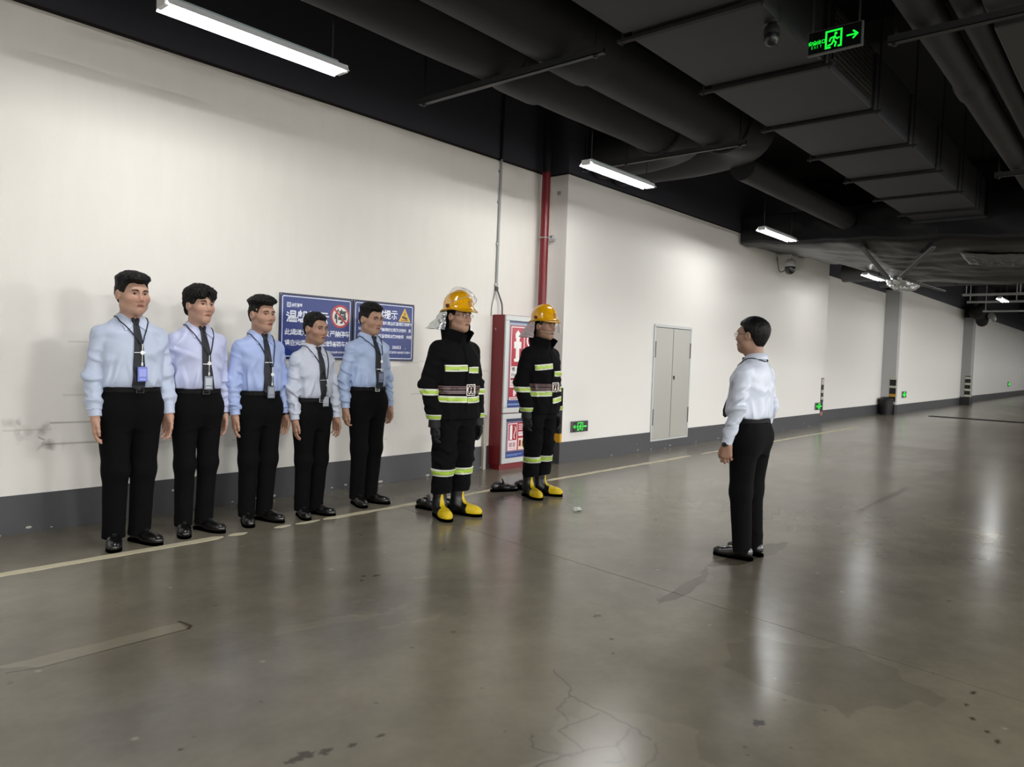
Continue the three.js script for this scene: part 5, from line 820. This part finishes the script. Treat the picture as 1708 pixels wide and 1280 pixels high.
  const vis = phys({ color: 0xffffff, roughness: 0.04, transmission: 1, thickness: 0, ior: 1.45 });
  const up = (a, e, r = 0.152) => V3(Math.sin(a) * 0.128, 0.018 + Math.sin(e) * r * Math.cos(a), Math.cos(e) * r * 1.1 * Math.cos(a)), ea = (a) => a * 1.0;
  if (o.fire.visorUp) part('visor', at(sheet((u, v) => up(lerp(-1.4, 1.4, u), lerp(0.42, 1.5, v)), 40, 14, 0.0018)), vis, hel, 'clear visor pushed up');
  else part('visor', at(sheet((u, v) => { const a = lerp(-1.2, 1.2, u), r = 0.135 + 0.006 * v; return V3(Math.sin(a) * r * 0.94, -0.012 - 0.115 * v * (1 - 0.2 * Math.pow(Math.abs(2 * u - 1), 3)), Math.cos(a) * r * 1.12); }, 30, 14, 0.0018)), vis, hel, 'clear visor lowered over the face');
  const down = (u, v) => { const a = lerp(-1.2, 1.2, u), r = 0.135 + 0.006 * v; return V3(Math.sin(a) * r * 0.94, -0.012 - 0.115 * v * (1 - 0.2 * Math.pow(Math.abs(2 * u - 1), 3)), Math.cos(a) * r * 1.12); };
  const edgeOf = (f) => tube([...Array(25)].map((_, i) => f(i / 24)), 0.0021, 60, 6);
  part('visor_rim', at(o.fire.visorUp ? merged([edgeOf((u) => up(lerp(-1.4, 1.4, u), 1.5)), edgeOf((u) => up(lerp(-1.4, 1.4, u), 0.42))]) : edgeOf((u) => down(u, 1))), std(0xc2bea4, 0.4), hel);
  // neck curtain
  const cape = (grow) => (u, v) => { const a = lerp(1.62, 2 * Math.PI - 1.62, u), fl = o.fire.flare * Math.sin(u * Math.PI), r = 0.118 + (0.03 + fl) * v + grow, cr = 0.014 * noise(a * 5, v * 4, o.x) + 0.008 * Math.abs(noise(a * 12, v * 8, o.x)) + 0.004 * noise(a * 26, v * 20, o.x); return V3(Math.sin(a) * (r + cr) * 0.95, -0.005 - 0.16 * v + fl * 0.25 * v * v, Math.cos(a) * (r + cr) * 1.1); };
  const cp = part('neck_curtain', at(sheet(cape(0), 60, 30, 0.003)), o.fire.cape, hel, o.fire.capeLabel);
  part('curtain_lining', at(sheet(cape(-0.006), 40, 12, 0.003)), std(0x0b0b0d, 0.8), hel);
}

const blue1 = shirtMat(0xb6c1d6), blue2 = shirtMat(0xbac0de), blue3 = shirtMat(0x9cadd8), blue4 = shirtMat(0xb7bdcb), blue5 = shirtMat(0xa5b7d8), whiteShirt = shirtMat(0xc2c9d6);
const sideLine = (f, e, b, fz = 0.024) => (x, z) => z > fz ? lerp(e, f, sstep(fz, fz + 0.022, z)) : z > -0.02 ? e : lerp(b, e, sstep(-0.075, -0.02, z));
const topness = (y) => (y - 0.03) / 0.1;
const HAIR = {
  flat: { thick: (x, y, z) => 0.006 + 0.026 * sstep(0.2, 0.85, topness(y)) + 0.018 * sstep(0.3, 0.6, topness(y)) * sstep(0.02, 0.09, z), line: sideLine(0.066, -0.002, -0.055, 0.032), grain: 0.0035 },
  floppy: { thick: (x, y, z) => 0.013 + 0.02 * sstep(-0.1, 0.8, topness(y)) + 0.012 * sstep(0.03, 0.09, z), line: (x, z) => z > 0.03 ? lerp(-0.004, 0.034 + 0.036 * Math.exp(-(((x + 0.008) / 0.016) ** 2)), sstep(0.03, 0.055, z)) : z > -0.03 ? -0.006 : lerp(-0.09, -0.006, sstep(-0.09, -0.03, z)), grain: 0.008, gs: 0.9, jag: 0.016, soft: true },
  swept: { thick: (x, y, z) => 0.003 + 0.034 * sstep(0.3, 0.8, topness(y)) + 0.016 * sstep(0.35, 0.6, topness(y)) * sstep(0.0, 0.09, z), line: sideLine(0.066, 0.0, -0.05, 0.034), grain: 0.005 },
  short: { thick: (x, y, z) => 0.005 + 0.02 * sstep(0.1, 0.8, topness(y)), line: sideLine(0.076, 0.0, -0.055, 0.03), grain: 0.005 },
  neat: { thick: (x, y, z) => 0.004 + 0.026 * sstep(0.25, 0.8, topness(y)) + 0.01 * sstep(0.3, 0.6, topness(y)) * sstep(0.04, 0.09, z), line: sideLine(0.068, -0.002, -0.052, 0.034), grain: 0.003 },
  round: { thick: (x, y, z) => 0.007 + 0.012 * sstep(-0.6, 0.6, topness(y)), line: (x, z) => z > 0.05 ? 0.068 : z > 0.0 ? lerp(0.012, 0.068, sstep(0.0, 0.055, z)) : lerp(-0.085, 0.012, sstep(-0.07, -0.015, z)), grain: 0.002 },
  under: { thick: () => 0.006, line: sideLine(0.09, -0.01, -0.055), grain: 0.002 },
};
const greyCard = 0x7d8694;
makePerson({ label: 'tall heavyset young man in pale blue shirt, leftmost of the row, with a violet card', x: 2.07, z: -5.11, turn: 0.0, armZ: 0.045, stance: 0.076, H: 1.81, b: 1.09, look: 0.1, nod: 0.03, skin: 'fair', face: { w: 1.06, jaw: 1.15, cheek: 1, flush: 0.5, sad: 0.004 }, hair: HAIR.flat, hairTop: 0.03, shirt: blue1, belly: 0.012, tie: true, clip: 1.235, card: [0.015, 1.1, 0x6f7fd0, 'blue-violet card holder', 0x9aa2e6], buckle: 0x3a3632, legW: 1.06 });
makePerson({ label: 'slim young man with floppy fringe and a tilted tie, second from the left', x: 2.545, z: -5.15, turn: -0.02, armZ: -0.03, H: 1.775, b: 0.97, look: 0.14, nod: -0.02, tilt: -0.03, skin: 'fair', face: { w: 0.96, jaw: 0.92 }, hair: HAIR.floppy, hairTop: 0.035, shirt: blue2, tie: true, tieSwing: 0.03, clip: 1.19, card: [0.02, 1.06, greyCard, 'grey card holder', 0xb9bfc6], watch: 1, legW: 0.95 });
makePerson({ label: 'lean young man with swept-back undercut hair in the bluer shirt, third from the left', x: 3.03, z: -5.15, turn: -0.02, armZ: 0.03, H: 1.735, b: 0.98, look: 0.12, nod: 0.0, skin: 'mid', face: { w: 0.97, jaw: 1.0 }, hair: HAIR.swept, hairTop: 0.035, shirt: blue3, tie: true, tieSwing: 0.012, clip: 1.235, card: [0.03, 1.01, 0x6d7480, 'dark grey card holder', 0x8d949e], watch: 1, buckle: 0x2a2626 });
makePerson({ label: 'shortest man of the row, grey-white shirt, in front of the left notice board', x: 3.46, z: -5.08, turn: 0.04, armZ: 0.045, H: 1.635, b: 0.97, look: 0.1, nod: 0.06, skin: 'tan', face: { w: 0.99, jaw: 0.98, stubble: 0.3 }, hair: HAIR.short, hairTop: 0.028, shirt: blue4, tie: true, tieSwing: 0.04, clip: 1.17, card: [0.05, 0.99, 0x878e98, 'grey card holder hanging at the belt', 0xa8adb4], buckle: 0xb9bbbd, handTip: -0.1 });
makePerson({ label: 'sturdy man with neat short hair in front of the right notice board, silver belt buckle', x: 4.08, z: -5.17, turn: 0.04, elbow: [0.232, 1.085, -0.03], wrist: [0.238, 0.845, 0.015], H: 1.765, b: 1.05, look: 0.02, nod: 0.1, skin: 'mid', face: { w: 1.04, jaw: 1.1, open: 0.45 }, hair: HAIR.neat, hairTop: 0.035, shirt: blue5, tie: true, tieSwing: 0.03, clip: 1.17, card: [0.035, 1.1, 0x3c4660, 'navy card holder', 0x77809a], buckle: 0xc9cbcc, curl: 0.6 });

const turnout = phys({ color: 0x060608, roughness: 0.9, specularIntensity: 0.35 }), rubberYellow = std(0xd9bb10, 0.42), limeM = std(0xb7c23a, 0.4), gold = phys({ color: 0xe0a203, roughness: 0.22, clearcoat: 0.9, clearcoatRoughness: 0.12 });
const kit = (more) => ({ cloth: turnout, yellow: rubberYellow, lime: limeM, gold, ...more });
makePerson({ label: 'firefighter with raised clear visor and silver neck curtain, nearer of the two', x: 4.31, z: -4.33, turn: -0.06, H: 1.77, b: 1.04, look: 0.05, nod: 0.0, skin: 'mid', face: { w: 1.0, jaw: 1.0 }, hair: HAIR.under, hairTop: 0.006, glasses: 0x2a2624, legW: 1.22, stance: 0.1, feet: [[0, -0.36], [0, 0.3]], elbow: [0.25, 1.07, -0.03], wrist: [0.228, 0.8, 0.04],
  fire: kit({ visorUp: true, flare: 0.12, cape: std(0xcfd2d3, 0.24, 0.85), capeLabel: 'crumpled silver neck curtain', bands: { chest: [[-0.185, 0.0, 1.205, 0.03], [0.008, 0.13, 1.195, 0.0]], waist: [[-0.3, 0.0, 0.965, -0.02], [0.005, 0.3, 0.955, 0.02]], belt: 1.035, leg: 0.37 } }) });
makePerson({ label: 'firefighter with lowered clear visor in front of the fire cabinet, farther of the two', x: 5.55, z: -4.42, turn: -0.02, H: 1.75, b: 1.03, look: 0.0, nod: 0.0, skin: 'tan', face: { w: 1.0, jaw: 0.98 }, hair: HAIR.under, hairTop: 0.006, legW: 1.12, stance: 0.088, feet: [[0, -0.34], [0, 0.32]], elbow: [0.238, 1.08, -0.035], wrist: [0.222, 0.82, 0.035],
  fire: kit({ visorUp: false, flare: 0.09, cape: std(0xb9a9ac, 0.4, 0.3), capeLabel: 'pale neck curtain with black lining', bands: { chest: [[-0.19, -0.005, 1.23, 0.1], [0.01, 0.165, 1.175, 0.02]], waist: [[-0.3, 0.0, 0.985, 0.02], [0.005, 0.3, 0.92, 0.08]], belt: 1.05, leg: 0.36 } }) });
makePerson({ label: 'man in white shirt and glasses standing alone with his back to us, facing the row', x: 4.96, z: -2.08, turn: Math.PI - 0.04, H: 1.665, b: 1.15, look: 0.05, nod: -0.02, skin: 'lead', face: { w: 1.05, jaw: 1.1, cheek: 0.6, flush: 0.35 }, hair: HAIR.round, hairTop: 0.018, glasses: 0x3a2c1c, shirt: whiteShirt, belly: 0.035, tie: true, tieOut: 0.05, card: [0.0, 1.1, greyCard, 'grey card holder', 0xb9bfc6], watch: 1, legW: 1.08, stance: 0.09, feet: [[0, -0.1], [0, 0.12]], elbow: [0.245, 1.09, -0.02], wrist: [0.25, 0.85, 0.045], handTip: -0.05, curl: 0.6 });

// ------------------------------------------------------------------ shoes taken off behind the firefighters
function looseShoe(label, x, z, turn, group, lift = 0, roll = 0) {
  const t = thing('leather_shoe', label, 'shoe', [x, 0, z], turn, group);
  const up = union([ball([0, 0.03, 0.135], [0.043, 0.034, 0.08]), cone([0, 0.042, 0.07], [0, 0.055, 0.0], 0.04, 0.04), cone([0, 0.05, -0.035], [0, 0.07, -0.01], 0.037, 0.036)], 0.035), hole = ball([0, 0.105, -0.012], [0.03, 0.06, 0.055]);
  const T = (g) => { g.rotateZ(roll); g.translate(0, lift, 0); return g; };
  part('upper', T(net((x2, y, z2) => smax(Math.max(up(x2, y, z2), 0.016 - y), -hole(x2, y, z2), 0.008), [-0.07, 0.0, -0.1], [0.07, 0.13, 0.24], 0.006)), shoeMat, t);
  const so = new THREE.Shape(); so.moveTo(-0.036, -0.05); so.bezierCurveTo(-0.036, -0.088, 0.036, -0.088, 0.036, -0.05); so.bezierCurveTo(0.034, 0.02, 0.052, 0.09, 0.044, 0.15); so.bezierCurveTo(0.035, 0.235, -0.035, 0.235, -0.044, 0.15); so.bezierCurveTo(-0.052, 0.09, -0.034, 0.02, -0.036, -0.05);
  part('sole', T(new THREE.ExtrudeGeometry(so, { depth: 0.018, bevelEnabled: false, curveSegments: 10 }).rotateX(-Math.PI / 2).scale(1, 1, -1)), new THREE.MeshStandardMaterial({ color: 0x0a0a0a, roughness: 0.7, side: THREE.DoubleSide }), t);
  part('tongue', T(sheet((u, v) => V3(lerp(-0.02, 0.02, u), 0.078 + 0.045 * v, 0.06 - 0.02 * v), 4, 4, 0.005)), std(0x0e0c0b, 0.5), t);
}
looseShoe('black leather shoe lying between the two firefighters, left of a pair', 5.42, -4.8, 1.1);
looseShoe('black leather shoe right behind the farther firefighter’s boots, right of a pair', 5.68, -4.72, 0.5);
looseShoe('black leather shoe behind the nearer firefighter’s left-hand boot', 4.33, -4.68, 0.2);
looseShoe('black leather shoe standing between the nearer firefighter’s boots', 4.5, -4.66, 0.3);

scene.traverse((o) => { if (o.isMesh) { o.castShadow = true; o.receiveShadow = true; } });
renderer.render(scene, camera);
